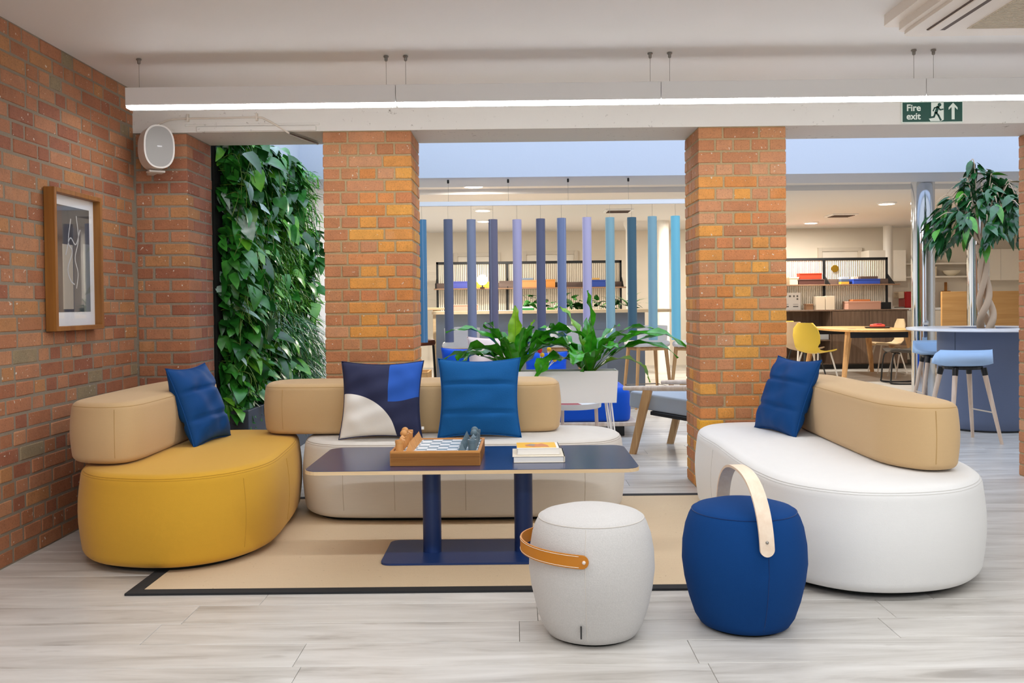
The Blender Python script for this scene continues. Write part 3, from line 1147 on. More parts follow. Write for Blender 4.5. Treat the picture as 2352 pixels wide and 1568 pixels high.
MB().prism([(-.05, .0), (-.02, -.03), (-.01, .02), (-.03, .035)], .0308, .031).build('picture_figure', plain('grey_print', '9a8f84', .5), pr)

# ------------------------------------------------------------------ LINEAR PENDANT
lp = thing('linear_pendant', 'long white linear pendant lamp hung on steel wires', 'lamp', (0, 4.9, 2.245))
bounds = [-2.06, -.622, .786, 2.19, 3.6]
for a, b in zip(bounds, bounds[1:]):
    MB().box((a + .0015, -.033, 0), (b - .0015, .033, .094), .0015).build('housing', 'white_lamp', lp)
    MB().box((a + .004, -.031, -.014), (b - .004, .031, 0), .003).build('diffuser', 'lamp_emit', lp)
wires = [-1.995] + [b + d for b in bounds[1:] for d in (-.052, .052)]
for x in wires:
    w_ = MB().bar((x, 0, .094), (x, 0, .24), .0012, n=6).build('hanging_wire', 'steel', lp)
    MB().lathe([(.014, .252), (.014, .246), (.009, .243), (.008, .228), (.004, .224)], 12, (x, 0, 0)).build('ceiling_cup', 'steel', w_, smooth=True)

# ------------------------------------------------------------------ LOUDSPEAKER, CABLE, SIGN, AIR UNIT
sp = thing('loudspeaker', 'oval white loudspeaker with grey grille high on the brick pier', 'loudspeaker', (-2.125, 5.45, 2.118), R(36))
def oval(w, h, n=40):
    return [(w * math.copysign(abs(math.cos(2 * PI * k / n)) ** .85, math.cos(2 * PI * k / n)), h * math.copysign(abs(math.sin(2 * PI * k / n)) ** .8, math.sin(2 * PI * k / n))) for k in range(n)]
MB().prism(oval(.088, .128), -.06, .07, 1).prism(oval(.078, .116), .07, .10, 1).build('shell', 'speaker_shell', sp, smooth=True)
MB().prism(oval(.088, .128), -.072, -.0598, 1).build('rim', 'speaker_shell', sp, smooth=True)
MB().prism(oval(.078, .118), -.075, -.071, 1).build('grille', 'speaker_grille', sp)
MB().box((-.014, -.0775, -.004), (.014, -.0745, .005), .001).build('badge', 'print_mat', sp)
MB().box((-.045, -.02, -.145), (.045, .06, -.133), .002).box((-.02, .05, -.145), (.02, .145, -.135), .002).build('bracket', 'speaker_shell', sp)
cbl = [(-2.255, 5.575, 2.20), (-2.20, 5.578, 2.26), (-2.10, 5.580, 2.308), (-1.98, 5.580, 2.318), (-1.75, 5.58, 2.319), (-1.56, 5.58, 2.322), (-1.50, 5.58, 2.305), (-1.40, 5.58, 2.245), (-1.365, 5.585, 2.222)]
cd = thing('speaker_cable', 'pale cable clipped along the beam above the loudspeaker', 'cable')
MB().tube(spline(cbl, 6), .006, 8).build('cable_run', plain('cable_paint', 'ddd2c4', .5), cd, smooth=True)
MB().tube(spline([(-2.255, 5.575, 2.20), (-2.275, 5.56, 2.14), (-2.26, 5.54, 2.09), (-2.21, 5.53, 2.075)], 6), .004, 8).build('cable_tail', 'cable_paint', cd, smooth=True)
MB().tube([(-1.365, 5.585, 2.222), (-1.33, 5.72, 2.222), (-1.27, 5.95, 2.222)], .008, 8).build('conduit', 'steel', cd, smooth=True)
for x in (-1.98, -1.56):
    MB().box((x - .006, 5.574, 2.300), (x + .006, 5.592, 2.345), .001).build('cable_clip', 'cable_paint', cd)

sg = thing('fire_exit_sign', 'green Fire exit sign with running man and arrow on the beam', 'sign', (2.547, 5.582, 2.306))
MB().box((-.186, 0, -.064), (.186, .01, .064), .001).build('panel', 'sign_white', sg)
MB().box((-.181, -.0012, -.059), (.181, .001, .059)).build('green_field', 'sign_green', sg)
def txt(s_, x, z, size, parent, mat, y_=-.0016):
    c = bpy.data.curves.new('lettering', 'FONT')
    c.body = s_; c.size = size; c.extrude = .0004; c.offset = .0012
    c.materials.append(MATS[mat])
    tmp = bpy.data.objects.new('lettering_curve', c)
    col.objects.link(tmp)
    me = bpy.data.meshes.new_from_object(tmp.evaluated_get(bpy.context.evaluated_depsgraph_get()))
    bpy.data.objects.remove(tmp)
    me.materials.clear(); me.materials.append(MATS[mat])
    return link('lettering', me, parent, (x, y_, z), (R(90), 0, 0))
txt('Fire', -.158, .008, .056, sg, 'sign_white'); txt('exit', -.158, -.043, .056, sg, 'sign_white')
Y0, Y1 = -.0018, -.001
MB().prism([(-.008, .057), (.068, .057), (.068, -.048), (.052, -.056), (-.012, -.056), (-.022, -.04), (-.008, -.036)], Y0, Y1, 1).build('pictogram_door', 'sign_white', sg)
man = MB()
Z0, Z1 = -.0026, -.0018
man.prism([(.042 + .011 * math.cos(k * PI / 8), .043 + .011 * math.sin(k * PI / 8)) for k in range(16)], Z0, Z1, 1)
def limb(pts, w):
    for (a, b) in zip(pts, pts[1:]):
        a = Vector(a); b = Vector(b); d = (b - a).normalized(); n_ = Vector((-d.y, d.x)) * w / 2
        a2 = a - d * w * .25; b2 = b + d * w * .25
        man.prism([tuple(a2 + n_), tuple(b2 + n_), tuple(b2 - n_), tuple(a2 - n_)], Z0, Z1, 1)
limb([(.033, .030), (.020, -.006)], .018); limb([(.030, .030), (.012, .024), (.004, .006)], .008); limb([(.034, .030), (.046, .012), (.064, .016)], .008)
limb([(.022, -.004), (.036, -.022), (.050, -.050)], .011); limb([(.018, -.006), (.008, -.030), (-.016, -.034)], .011)
man.build('running_man', 'sign_green', sg)
MB().prism([(.125, .055), (.152, .026), (.152, .012), (.134, .029), (.134, -.046), (.116, -.046), (.116, .029), (.098, .012), (.098, .026)], Y0, Y1, 1).build('arrow', 'sign_white', sg)

ac = thing('air_conditioner', 'white ceiling cassette air unit at the upper right', 'air conditioner', (2.32, 3.83, 2.5))
MB().prism([tuple(p) for p in round_rect(-.58, .58, -.50, .50, .03)], -.05, 0).build('cassette_body', plain('ac_shell', 'e3d9ce', .5), ac)
MB().prism([tuple(p) for p in round_rect(-.53, .60, -.46, .46, .04)], -.085, -.05).prism([tuple(p) for p in round_rect(-.50, .57, -.48, .48, .05)], -.10, -.085).build('fascia', 'ac_shell', ac)
MB().box((-.43, -.35, -.105), (-.345, .37, -.098), .002).build('air_slot', 'vent_dark', ac)
MB().box((-.425, -.34, -.1105), (-.375, .36, -.104), .003).build('flap', 'ac_shell', ac)
gr = MB().box((-.25, -.35, -.103), (.45, .36, -.099)).build('grille', 'vent_grille', ac)
gm = MB().box((-.345, -.0035, 0), (.345, .0035, .004)).mesh('grille_slat', 'vent_grille')
for k in range(40):
    link('grille_slat', gm, gr, (.10, -.34 + k * .0175, -.1065))

# ------------------------------------------------------------------ FRAMED PRINT
fr = thing('framed_print', 'framed abstract print with white mount on the brick wall', 'picture', (-2.317, 4.765, 1.415), R(90))
# local: x along the wall (-> -y world), y into the wall, front looks to -y local = +x world
W2, H2 = .262, .358
D = -.055
for a, b in (((-W2, D, -H2), (-W2 + .024, 0, H2)), ((W2 - .024, D, -H2), (W2, 0, H2)), ((-W2 + .024, D, H2 - .024), (W2 - .024, 0, H2)), ((-W2 + .024, D, -H2), (W2 - .024, 0, -H2 + .024))):
    MB().box(a, b, .002).build('frame_side', 'frame_wood', fr)
MB().box((-W2 + .02, -.014, -H2 + .02), (W2 - .02, -.006, H2 - .02)).build('mount', 'print_mat', fr)
px, pz = W2 - .075, H2 - .075
pt = MB().box((-px, -.0150, -pz + .02), (px, -.0139, pz)).build('artwork', 'print_dark', fr)
MB().box((px - .075, -.0153, -pz + .02), (px, -.0149, pz * .35)).build('colour_field', 'print_grey', pt)
MB().box((px - .19, -.0155, -pz + .02), (px - .075, -.0149, pz * .62)).build('colour_field', 'print_navy', pt)
MB().box((-px + .075, -.0155, -pz + .035), (px - .19, -.0149, pz * .30)).build('colour_field', 'print_cream', pt)
MB().box((-px, -.0155, -pz + .02), (-px + .075, -.0149, pz)).build('colour_field', 'print_maroon', pt)
for pl in ([(.04, .24), (.06, .12), (.02, .02), (.05, -.06), (.03, -.14)], [(-.02, .22), (-.05, .10), (-.01, .05), (-.06, -.04), (-.03, -.10), (.01, -.12)], [(.08, .17), (.03, .09), (-.03, .12), (-.08, .03)]):
    MB().band([(p.x, -.0162, p.y) for p in spline([Vector(a) for a in pl], 6)], [Vector((1, 0, .4))] * (6 * (len(pl) - 1) + 1), .007, .0008, False).build('drawn_line', 'print_line', pt)
tg = NT('picture_glass')
tr_ = tg.n('ShaderNodeBsdfTransparent'); gs_ = tg.n('ShaderNodeBsdfGlossy'); gs_.inputs['Roughness'].default_value = .02
fz = tg.n('ShaderNodeLayerWeight'); fz.inputs['Blend'].default_value = .5
fp4 = tg.math('MULTIPLY', tg.math('POWER', fz.outputs['Facing'], 4.0), .7)
mx_ = tg.n('ShaderNodeMixShader')
nz = tg.noise(tg.coords(), 30, 2)
tg.l(tg.math('ADD', fp4, tg.math('MULTIPLY', nz, .02)), mx_.inputs[0]); tg.l(tr_.outputs[0], mx_.inputs[1]); tg.l(gs_.outputs[0], mx_.inputs[2])
tg.l(mx_.outputs[0], tg.t.nodes['Material Output'].inputs['Surface'])
MATS['picture_glass'] = tg.m
MB().box((-W2 + .022, -.030, -H2 + .022), (W2 - .022, -.028, H2 - .022)).build('glass', 'picture_glass', fr)


# ------------------------------------------------------------------ LIVING WALL
def leaf_geo(L, Wd, curl=.25, fold=.18, heart=.0, n=6):
    """leaf along +x, lying in xy; returns verts, faces"""
    vs = []; fs = []
    for i in range(n + 1):
        t = i / n
        w = Wd / 2 * (math.sin(PI * min(1, t * .92 + .08) ** (.62 if heart else .85)) ** (.8 if heart else 1.0)) if 0 < i < n else (Wd * .08 if i == 0 else 0.001)
        x = L * t - (heart * .0)
        z = -curl * L * t * t
        for s in (-1, 0, 1):
            back = -heart * L * .18 * (1 - t) ** 4 * abs(s) if i > 0 else 0
            vs.append((x + back, s * w, z + (fold * w if s else 0)))
    for i in range(n):
        for k in range(2):
            a = i * 3 + k
            fs.append((a, a + 3, a + 4, a + 1))
    return vs, fs


def leaf_mesh(name, mat, L, Wd, curl, fold, heart):
    vs, fs = leaf_geo(L, Wd, curl, fold, heart)
    return MB().add(vs, fs).mesh(name, mat, True, False, 0)


lw = thing('living_wall', 'dense green living plant wall beside the brick pier', 'plant wall')
MB().box((-2.06, 6.12, .45), (-2.0, 8.80, 2.42)).build('backing_panel', 'backing_black', lw)
for k in range(6):
    MB().box((-2.055, 6.13 + k * .445, .0), (-1.80, 6.13 + (k + 1) * .445 - .004, .47), .004).build('trough_panel', 'planter_slate', lw)
lrnd = random.Random(21)
kinds = []
for mat in ('leaf_dark', 'leaf_mid', 'leaf_light', 'leaf_pale'):
    for v in range(2):
        kinds.append((mat, leaf_mesh('leaf', mat, .15, .105, lrnd.uniform(.15, .5), .2, 1)))


def leaf_frame(pos, out, droop, yaw, roll):
    """orientation matrix of a leaf whose stalk leaves a wall facing out (x) direction"""
    d = Vector(out).normalized()
    d = Matrix.Rotation(yaw, 3, 'Z') @ d
    d = (d * math.cos(droop) + Vector((0, 0, -1)) * math.sin(droop)).normalized()
    side = d.cross(Vector((0, 0, 1)))
    if side.length < .01:
        side = Vector((0, 1, 0))
    side.normalize()
    up = side.cross(d)
    m = Matrix((d, -side, up)).transposed()
    m = m @ Matrix.Rotation(roll, 3, 'X')
    m = m.to_4x4(); m.translation = Vector(pos)
    return m


def species(y, z):
    v = math.sin(2.1 * y + 1.3 * z) + math.sin(3.3 * z - 1.7 * y + 1)
    if 7.0 < y < 8.2 and .95 < z < 1.75:
        return 'fine' if (z > 1.15) else 'grass'
    if y > 7.2 and z < 1.0:
        return 'grass' if v > -.4 else 'broad'
    if y > 8.0:
        return 'fine' if v > 0 else 'broad'
    return 'broad'


for k in range(300):
    for _ in range(30):
        y_ = 6.14 + 2.5 * lrnd.random() ** 1.25; z = lrnd.uniform(.40, 2.42)
        if species(y_, z) == 'broad' or lrnd.random() < .12:
            break
    w = lrnd.choices(range(8), [4, 4, 5, 5, 2, 2, .7, .7])[0]
    m = leaf_frame((-1.97 + lrnd.uniform(.04, .17), y_, z), (1, -.35, 0), lrnd.uniform(.1, 1.2), lrnd.uniform(-1.0, .9), lrnd.uniform(-.6, .6))
    o = link('leaf', kinds[w][1], lw)
    s = lrnd.uniform(.65, 1.25)
    o.matrix_local = m @ Matrix.Scale(s, 4)

fol = {m: MB() for m in ('leaf_dark', 'leaf_mid', 'leaf_light', 'leaf_pale', 'stem')}
for k in range(8000):
    y_ = 6.12 + 2.62 * lrnd.random(); z = lrnd.uniform(.38, 2.42)
    sp_ = species(y_, z)
    dep = lrnd.uniform(0, .14)
    m = leaf_frame((-2.0 + dep, y_, z), (1, -.2, 0), lrnd.uniform(-.1, 1.3), lrnd.uniform(-1.3, 1.3), lrnd.uniform(-.8, .8))
    if sp_ == 'broad':
        g = leaf_geo(lrnd.uniform(.07, .14), lrnd.uniform(.05, .085), lrnd.uniform(.1, .5), .2, 1, 4)
        mat = lrnd.choices(['leaf_dark', 'leaf_mid', 'leaf_light', 'leaf_pale'], [5, 5, 1.4, .5])[0]
    elif sp_ == 'grass':
        g = leaf_geo(lrnd.uniform(.16, .30), lrnd.uniform(.006, .012), lrnd.uniform(.3, 1.0), .1, 0, 5)
        mat = lrnd.choices(['leaf_dark', 'leaf_mid', 'leaf_pale'], [4, 4, 1.2])[0]
    else:
        g = leaf_geo(lrnd.uniform(.05, .13), lrnd.uniform(.008, .018), lrnd.uniform(.1, .6), .1, 0, 3)
        mat = lrnd.choices(['leaf_mid', 'leaf_light'], [3, 4])[0]
    fol[mat].add([m @ Vector(v) for v in g[0]], g[1])
for k in range(130):
    y_ = 6.14 + 2.3 * lrnd.random() ** 1.6; z = lrnd.uniform(.7, 2.3)
    p0 = Vector((-1.98, y_, z))
    pts = [p0, p0 + Vector((lrnd.uniform(.1, .2), lrnd.uniform(-.08, .05), lrnd.uniform(-.05, .05))), p0 + Vector((lrnd.uniform(.12, .24), lrnd.uniform(-.15, .1), lrnd.uniform(-.3, -.1)))]
    fol['stem'].tube(spline(pts, 4), .0025, 4)
for m, mb in fol.items():
    o = mb.build('foliage', m, lw, True, False, 0); o['kind'] = 'stuff'


# ------------------------------------------------------------------ FERN PLANTER
pl = thing('planter_box', 'white rectangular planter box on thin rod legs', 'planter', (.195, 6.30, 0))
bx0, bx1, by, bz0, bz1 = -.50, .50, .105, .49, .708
tt = .006
pw = MB()
pw.add([(bx0 + .012, -by + .008, bz0), (bx1 - .012, -by + .008, bz0), (bx1 - .012, by - .008, bz0), (bx0 + .012, by - .008, bz0), (bx0, -by, bz1), (bx1, -by, bz1), (bx1, by, bz1), (bx0, by, bz1),
        (bx0 + tt, -by + tt, bz1), (bx1 - tt, -by + tt, bz1), (bx1 - tt, by - tt, bz1), (bx0 + tt, by - tt, bz1), (bx0 + tt, -by + tt, bz1 - .05), (bx1 - tt, -by + tt, bz1 - .05), (bx1 - tt, by - tt, bz1 - .05), (bx0 + tt, by - tt, bz1 - .05)],
       [(0, 3, 2, 1), (0, 1, 5, 4), (1, 2, 6, 5), (2, 3, 7, 6), (3, 0, 4, 7), (4, 5, 9, 8), (5, 6, 10, 9), (6, 7, 11, 10), (7, 4, 8, 11), (8, 9, 13, 12), (9, 10, 14, 13), (10, 11, 15, 14), (11, 8, 12, 15), (12, 13, 14, 15)])
pw.build('box', 'white_metal', pl, fix=False)
MB().box((bx0 + .01, -by + .01, bz1 - .052), (bx1 - .01, by - .01, bz1 - .03)).build('soil', 'soil', pl)
for sx in (-1, 1):
    for sy in (-1, 1):
        MB().tube([(sx * .455, sy * .07, bz0), (sx * .478, sy * .10, .25), (sx * .487, sy * .115, .0)], .0055, 8).tube([(sx * .425, sy * .07, bz0), (sx * .462, sy * .10, .2), (sx * .487, sy * .115, .0)], .0055, 8).build('leg', 'white_metal', pl, smooth=True)
MB().box((.33, .06, bz1 - .002), (.37, .10, bz1 + .004), .002).build('clip', 'black_metal', pl)


def frond(parent, base, az, e0, bend, L, Wd, mat, seed, twist=0.0):
    q = random.Random(seed)
    n = 14
    az = R(az)
    pos = Vector(base); el = R(e0)
    vs = []; fs = []
    ph = q.uniform(0, 6)
    acr = (-1, -.55, 0, .55, 1)
    for i in range(n + 1):
        t = i / n
        d = Vector((math.cos(az) * math.cos(el), math.sin(az) * math.cos(el), math.sin(el)))
        side = Vector((-math.sin(az), math.cos(az), 0))
        up = side.cross(d) * -1
        a = twist * t
        s2 = side * math.cos(a) + up * math.sin(a); u2 = up * math.cos(a) - side * math.sin(a)
        w = Wd / 2 * (.10 + .90 * min(1, t / .35) ** 1.2) * (1 - max(0, (t - .55) / .45) ** 2.0) + .001
        for s in acr:
            wav = .16 * Wd * abs(s) ** 2 * math.sin(t * 26 + ph + (1.6 if s > 0 else 0)) * min(1, t * 3)
            ww = w * (1 + .10 * math.sin(t * 31 + ph * 2 + s))
            vs.append(pos + s2 * s * ww + u2 * (abs(s) * w * .28 + wav))
        pos = pos + d * (L / n)
        el -= R(bend) / n * (.5 + 1.0 * t)
    m = len(acr)
    for i in range(n):
        for k in range(m - 1):
            a = i * m + k
            fs.append((a, a + m, a + m + 1, a + 1))
    o = MB().add(vs, fs).build('frond', mat, parent, True, False, 0)
    pts = [vs[i * m + 2] + Vector((0, 0, .001)) for i in range(n)]
    MB().tube(pts, [.0028 * (1 - .8 * i / n) for i in range(n)], 5).build('midrib', 'stem', o, smooth=True)
    return o


FERNS = [
    ('bushy bird\'s nest fern in the planter, nearer the mid blue cushion', (.0, 6.31, .672), [
        (183, 42, 85, .50, .055), (176, 72, 110, .56, .065), (80, 96, 20, .43, .075), (190, 66, 150, .46, .095), (-8, 74, 125, .56, .105), (-25, 62, 165, .60, .11), (200, 80, 60, .38, .07),
        (-70, 78, 40, .34, .06), (250, 70, 70, .36, .07), (150, 80, 60, .40, .08), (30, 78, 90, .45, .08), (-50, 84, 60, .36, .07), (110, 72, 90, .42, .08), (170, 55, 140, .44, .08), (10, 88, 45, .36, .07)]),
    ('spreading bird\'s nest fern in the planter, nearer the armchair', (.505, 6.30, .672), [
        (178, 104 - 4, 25, .52, .065), (172, 86, 45, .46, .07), (4, 72, 110, .56, .065), (-6, 58, 118, .70, .075), (-14, 46, 150, .46, .06), (6, 44, 45, .52, .05), (-2, 50, 110, .62, .05), (185, 62, 90, .48, .10),
        (195, 72, 130, .46, .10), (-60, 66, 100, .38, .075), (-110, 60, 130, .40, .09), (40, 74, 70, .42, .07), (140, 70, 90, .44, .08), (-35, 75, 95, .42, .07), (205, 50, 160, .46, .09), (90, 84, 40, .38, .07), (-80, 86, 40, .30, .06)]),
]
for fi, (lab, base, frs) in enumerate(FERNS):
    ft = thing('bird_nest_fern', lab, 'fern', base)
    MB().sphere((0, 0, .0), .035, 10, 6, .7).build('crown_base', 'soil', ft)
    for k, (az, e0, bend, L, Wd) in enumerate(frs):
        a = R(az)
        frond(ft, (.018 * math.cos(a), .018 * math.sin(a), .005), az, e0, bend, L * 1.12, Wd * (1.75 if Wd >= .08 else 1.4), 'fern_light' if k in ((2, 14) if fi == 0 else (1, 4)) else 'fern_leaf', 100 * fi + k, twist=.5 if k % 3 == 0 else -.3)

# ------------------------------------------------------------------ ARMCHAIR beyond the pillar
ch = thing('armchair', 'wooden armchair with grey and pale blue seat beside the brick pillar', 'armchair', (1.44, 7.03, 0), R(-127))
# local: front looks to -y, width along x
for sx in (-1, 1):
    X = sx * .31
    MB().prism([(-.47, 0.0), (-.42, 0.0), (-.275, .50), (-.345, .50)], X - .016, X + .016, 0).build('front_leg', 'oak', ch)
    MB().prism([(.30, 0.0), (.345, 0.0), (.17, .51), (.09, .51)], X - .016, X + .016, 0).build('rear_leg', 'oak', ch)
    ap = [(X, -.52, .505), (X, -.30, .514), (X, 0, .53), (X, .30, .545), (X, .38, .55)]
    MB().tube(ap, [.017, .021, .023, .022, .016], 12).build('armrest', 'ash', ch, smooth=True)
sf = MB().box((-.295, -.30, -.032), (.295, .30, -.002), .004).build('seat_frame', 'black_metal', ch)
sf.location = (0, 0, .315); sf.rotation_euler = (R(-5), 0, 0)
st = soft_block([tuple(p) for p in round_rect(-.285, .285, -.50, .30, .03, 4)], 0, .125, .015, .02, .012, .003).build('seat_cushion', 'grey_fabric', ch, smooth=True, angle=0)
st.location = (0, 0, .315); st.rotation_euler = (R(-5), 0, 0)
bc = MB().box((-.27, .27, .36), (.27, .37, .78), .03).build('back_cushion', 'grey_fabric', ch)

# ------------------------------------------------------------------ SIDE TABLE, red book, royal blue bench sofa
sd = thing('side_table', 'white round side table with rimmed top behind the planter', 'table', (.40, 6.72, 0))
MB().lathe([(0, .405), (.215, .405), (.225, .41), (.228, .445), (.222, .445), (.218, .42), (0, .418)], 40).build('tray_top', 'white_metal', sd, smooth=True)
for k in range(3):
    a = R(-15 + 120 * k)
    MB().bar((.19 * math.cos(a), .19 * math.sin(a), .405), (.205 * math.cos(a), .205 * math.sin(a), 0), .014, .012).build('leg', plain('pinkish_wood', 'e3cfc4', .5), sd, smooth=True)
bk = thing('book', 'thin red book lying on the white side table', 'book', (.36, 6.66, .4185), R(12))
MB().box((-.10, -.07, .003), (.10, .07, .012)).build('pages', 'paper', bk)
MB().box((-.103, -.073, 0), (.103, .073, .003), .001).box((-.103, -.073, .012), (.103, .073, .016), .001).build('cover', plain('red_cover', 'a3182e', .5), bk)

bs = thing('bench_sofa', 'royal blue bench sofa on a pale wood plinth under the hanging tubes', 'sofa', (.05, 8.32, 0))
MB().box((-1.0, -.42, .10), (1.0, .40, .135), .005).build('plinth', 'ash', bs)
for x in (-.85, .85):
    MB().box((x - .05, -.30, 0), (x + .05, .30, .10), .004).build('foot_block', 'black_metal', bs)
soft_block([tuple(p) for p in round_rect(-.95, .95, -.40, .38, .10, 5)], .135, .43, .03, .06, .01, .006).build('seat', 'royal_fabric', bs, smooth=True, angle=0)
me = cushion_mesh(.47, .45, .15, 'pink_fabric', (), 31)
c5 = tag(link('cushion', me), 'pale pink cushion on the royal blue bench sofa', 'cushion')
place(c5, (-.20, 8.20, .435), (1, .05, 0), (0, .2, 1)); piping(.47, .45, .05, c5, 'pink_fabric')
me = cushion_mesh(.42, .34, .14, 'royal_fabric', (), 33)
c6 = tag(link('cushion', me), 'royal blue cushion behind the pale pink cushion', 'cushion')
place(c6, (-.48, 8.40, .435), (1, 0, 0), (0, .2, 1)); piping(.42, .34, .05, c6, 'royal_fabric')
me = cushion_mesh(.40, .30, .14, 'royal_fabric', (), 35)
c7 = tag(link('cushion', me), 'royal blue cushion beside the yellow ball flowers', 'cushion')
place(c7, (.28, 8.35, .435), (1, 0, 0), (0, .25, 1)); piping(.40, .30, .05, c7, 'royal_fabric')
# vase of ball flowers
vs_ = thing('flower_vase', 'small pink vase with yellow ball flowers and a red bloom', 'vase', (.215, 7.35, 0))
MB().lathe([(.12, 0), (.12, .012), (.02, .02), (.018, .44), (.10, .45), (.10, .46), (0, .46)], 24).build('stand', 'white_metal', vs_, smooth=True)
MB().lathe([(0, .461), (.035, .461), (.045, .50), (.03, .56), (.024, .60), (.028, .615), (.022, .612), (.018, .58), (0, .57)], 20).build('vase_body', plain('pink_vase', 'e6a8a4', .4), vs_, smooth=True)
for k, (dx, dy, h, cc, r_) in enumerate(((-.0, .0, .745, 'yellow_ball', .018), (.055, .01, .79, 'yellow_ball', .018), (.10, .0, .705, 'yellow_ball', .017), (.105, .02, .74, 'yellow_ball', .015), (-.02, .0, .785, 'red_ball', .02))):
    plain('yellow_ball', 'f0bb1a', .8); plain('red_ball', 'cf2030', .8)
    s_ = MB().tube([(0, 0, .58), (dx * .5, dy * .5, .66), (dx, dy, h)], .0025, 6).build('stem', 'cord', vs_)
    MB().sphere((dx, dy, h + r_ * .6), r_, 12, 8, 1.4 if cc == 'red_ball' else 1).build('bloom', cc, s_, smooth=True)

# ------------------------------------------------------------------ HANGING TUBE SCREEN
rl = thing('hanging_rail', 'pale rail hung on wires from the far beam', 'rail', (0, 8.95, 2.15))
MB().box((-1.15, -.02, -.022), (2.4, .02, .022), .003).build('rail_bar', 'white_metal', rl)
for x in (-.641, -.055, .53, 1.118, 1.71):
    w_ = MB().bar((x, 0, .022), (x, 0, .235), .0014, n=6).build('hanging_wire', 'steel', rl)
    MB().lathe([(.008, .2), (.010, .205), (.010, .23), (.006, .235)], 8, (x, 0, 0)).build('wire_hook', 'black_metal', w_)
TUBES = [(970, '3f6f96', 'steel blue', 500), (1030, '4f5c77', 'slate', 500), (1083, '687793', 'dusty blue', 502), (1133, '565c74', 'dark slate', 503), (1188, '8c93b8', 'lavender', 505), (1242, '4b5470', 'dark indigo', 502),
         (1290, '5d7096', 'denim blue', 500), (1348, '9299bf', 'pale lavender', 497), (1401, '6c95a6', 'grey teal', 499), (1451, '36566a', 'dark teal', 500), (1498, '6a93a8', 'misty teal', 496), (1551, '5fa6c4', 'bright turquoise', 495)]
for i, (u, cc, nm, tp) in enumerate(TUBES):
    x = (u - 1181.6) / 2100 * 8.95
    z1 = 2.0 + (500 - tp) * .0018
    lc_ = lin(cc)
    fm = fabric('tube_fabric_%d' % i, [255 * min(.9, v / k * 1.15) ** (1 / 2.2) for v, k in zip(lc_, (.66, .82, 1.0))], fleck=.05, streak=.02)
    t = thing('hanging_tube', '%s fabric tube hanging from the rail, %s counting from the plant wall' % (nm, ORD[i]), 'hanging tube', (x, 8.95, 0), rnd.uniform(0, 6), 'fabric tubes hanging from the rail')
    tilt = rnd.uniform(-.004, .004)
    MB().lathe([(.041, .80), (.0445, .80), (.0445, z1), (.041, z1), (.041, z1 - .02), (0, z1 - .02)], 28).build('tube_sleeve', fm, t, smooth=True)
    a = rnd.uniform(-2.4, -.8) - t.rotation_euler.z if i in (0, 3, 6) else 1.5 - t.rotation_euler.z
    MB().bar((.0447 * math.cos(a), .0447 * math.sin(a), .80), (.0447 * math.cos(a), .0447 * math.sin(a), z1), .0012, n=5).build('seam', plain('seam_pale', 'c5cddd', .7), t)
    MB().bar((0, 0, z1 - .02), (0, 0, 2.128), .0012, n=5).build('hanging_wire', 'steel', t)

# ------------------------------------------------------------------ BAR COUNTER and stools
bar = thing('bar_counter', 'grey bar counter with pale wood top behind the hanging tubes', 'counter', (0, 0, 0))
MB().prism([tuple(p) for p in round_rect(-.97, 1.83, 10.55, 11.35, .08)], 1.055, 1.09).build('counter_top', 'plywood', bar)
MB().box((-.93, 10.72, .06), (1.52, 11.25, 1.055), .004).build('counter_body', 'bar_grey', bar)
MB().box((-.90, 10.75, 0), (1.49, 11.2, .06)).build('plinth', 'black_metal', bar)
for x in (-.55, .1, .8):
    MB().box((x - .28, 10.712, .35), (x + .28, 10.722, .85), .002).build('front_panel', plain('bar_panel', '8d97a3', .6), bar)


def bar_stool():
    t = thing('bar_stool', '', 'bar stool', (0, 0, 0))
    soft_block([tuple(p) for p in round_rect(-.22, .22, -.20, .20, .09, 5)], .68, .745, .02, .025, .01, .004).build('seat', 'stool_fabric', t, smooth=True, angle=0)
    # curved backrest shell
    vs = []; fs = []
    n = 12
    for r_, zz in ((.225, .70), (.235, .92), (.20, .92), (.19, .70)):
        for k in range(n + 1):
            a = R(212 + 116 * k / n)
            vs.append((r_ * math.cos(a), r_ * math.sin(a) * .95, zz + (.0 if zz < .8 else -.05 * abs(k / n - .5) ** 2)))
    for i in range(4):
        for k in range(n):
            a = i * (n + 1) + k; b = ((i + 1) % 4) * (n + 1) + k
            fs.append((a, a + 1, b + 1, b))
    fs += [(0, n + 1, 2 * (n + 1), 3 * (n + 1)), (n, n + n + 1, n + 2 * (n + 1), n + 3 * (n + 1))]
    MB().add(vs, fs).build('backrest', 'stool_fabric', t, smooth=True, angle=50)
    for sx in (-1, 1):
        for sy in (-1, 1):
            MB().bar((sx * .16, sy * .15, .68), (sx * .215, sy * .205, 0), .022, .014, 10).build('leg', 'oak', t, smooth=True)
        MB().bar((sx * .165, -.15, .655), (sx * .165, .15, .655), .016).build('side_rail', 'oak', t)
    MB().bar((-.16, -.155, .655), (.16, -.155, .655), .016).bar((-.16, .155, .655), (.16, .155, .655), .016).build('cross_rail', 'oak', t)
    MB().tube([(-.195, -.185, .24), (.195, -.185, .24), (.195, .185, .24), (-.195, .185, .24)], .007, 8, closed=True).build('footrest', 'steel', t)
    return t


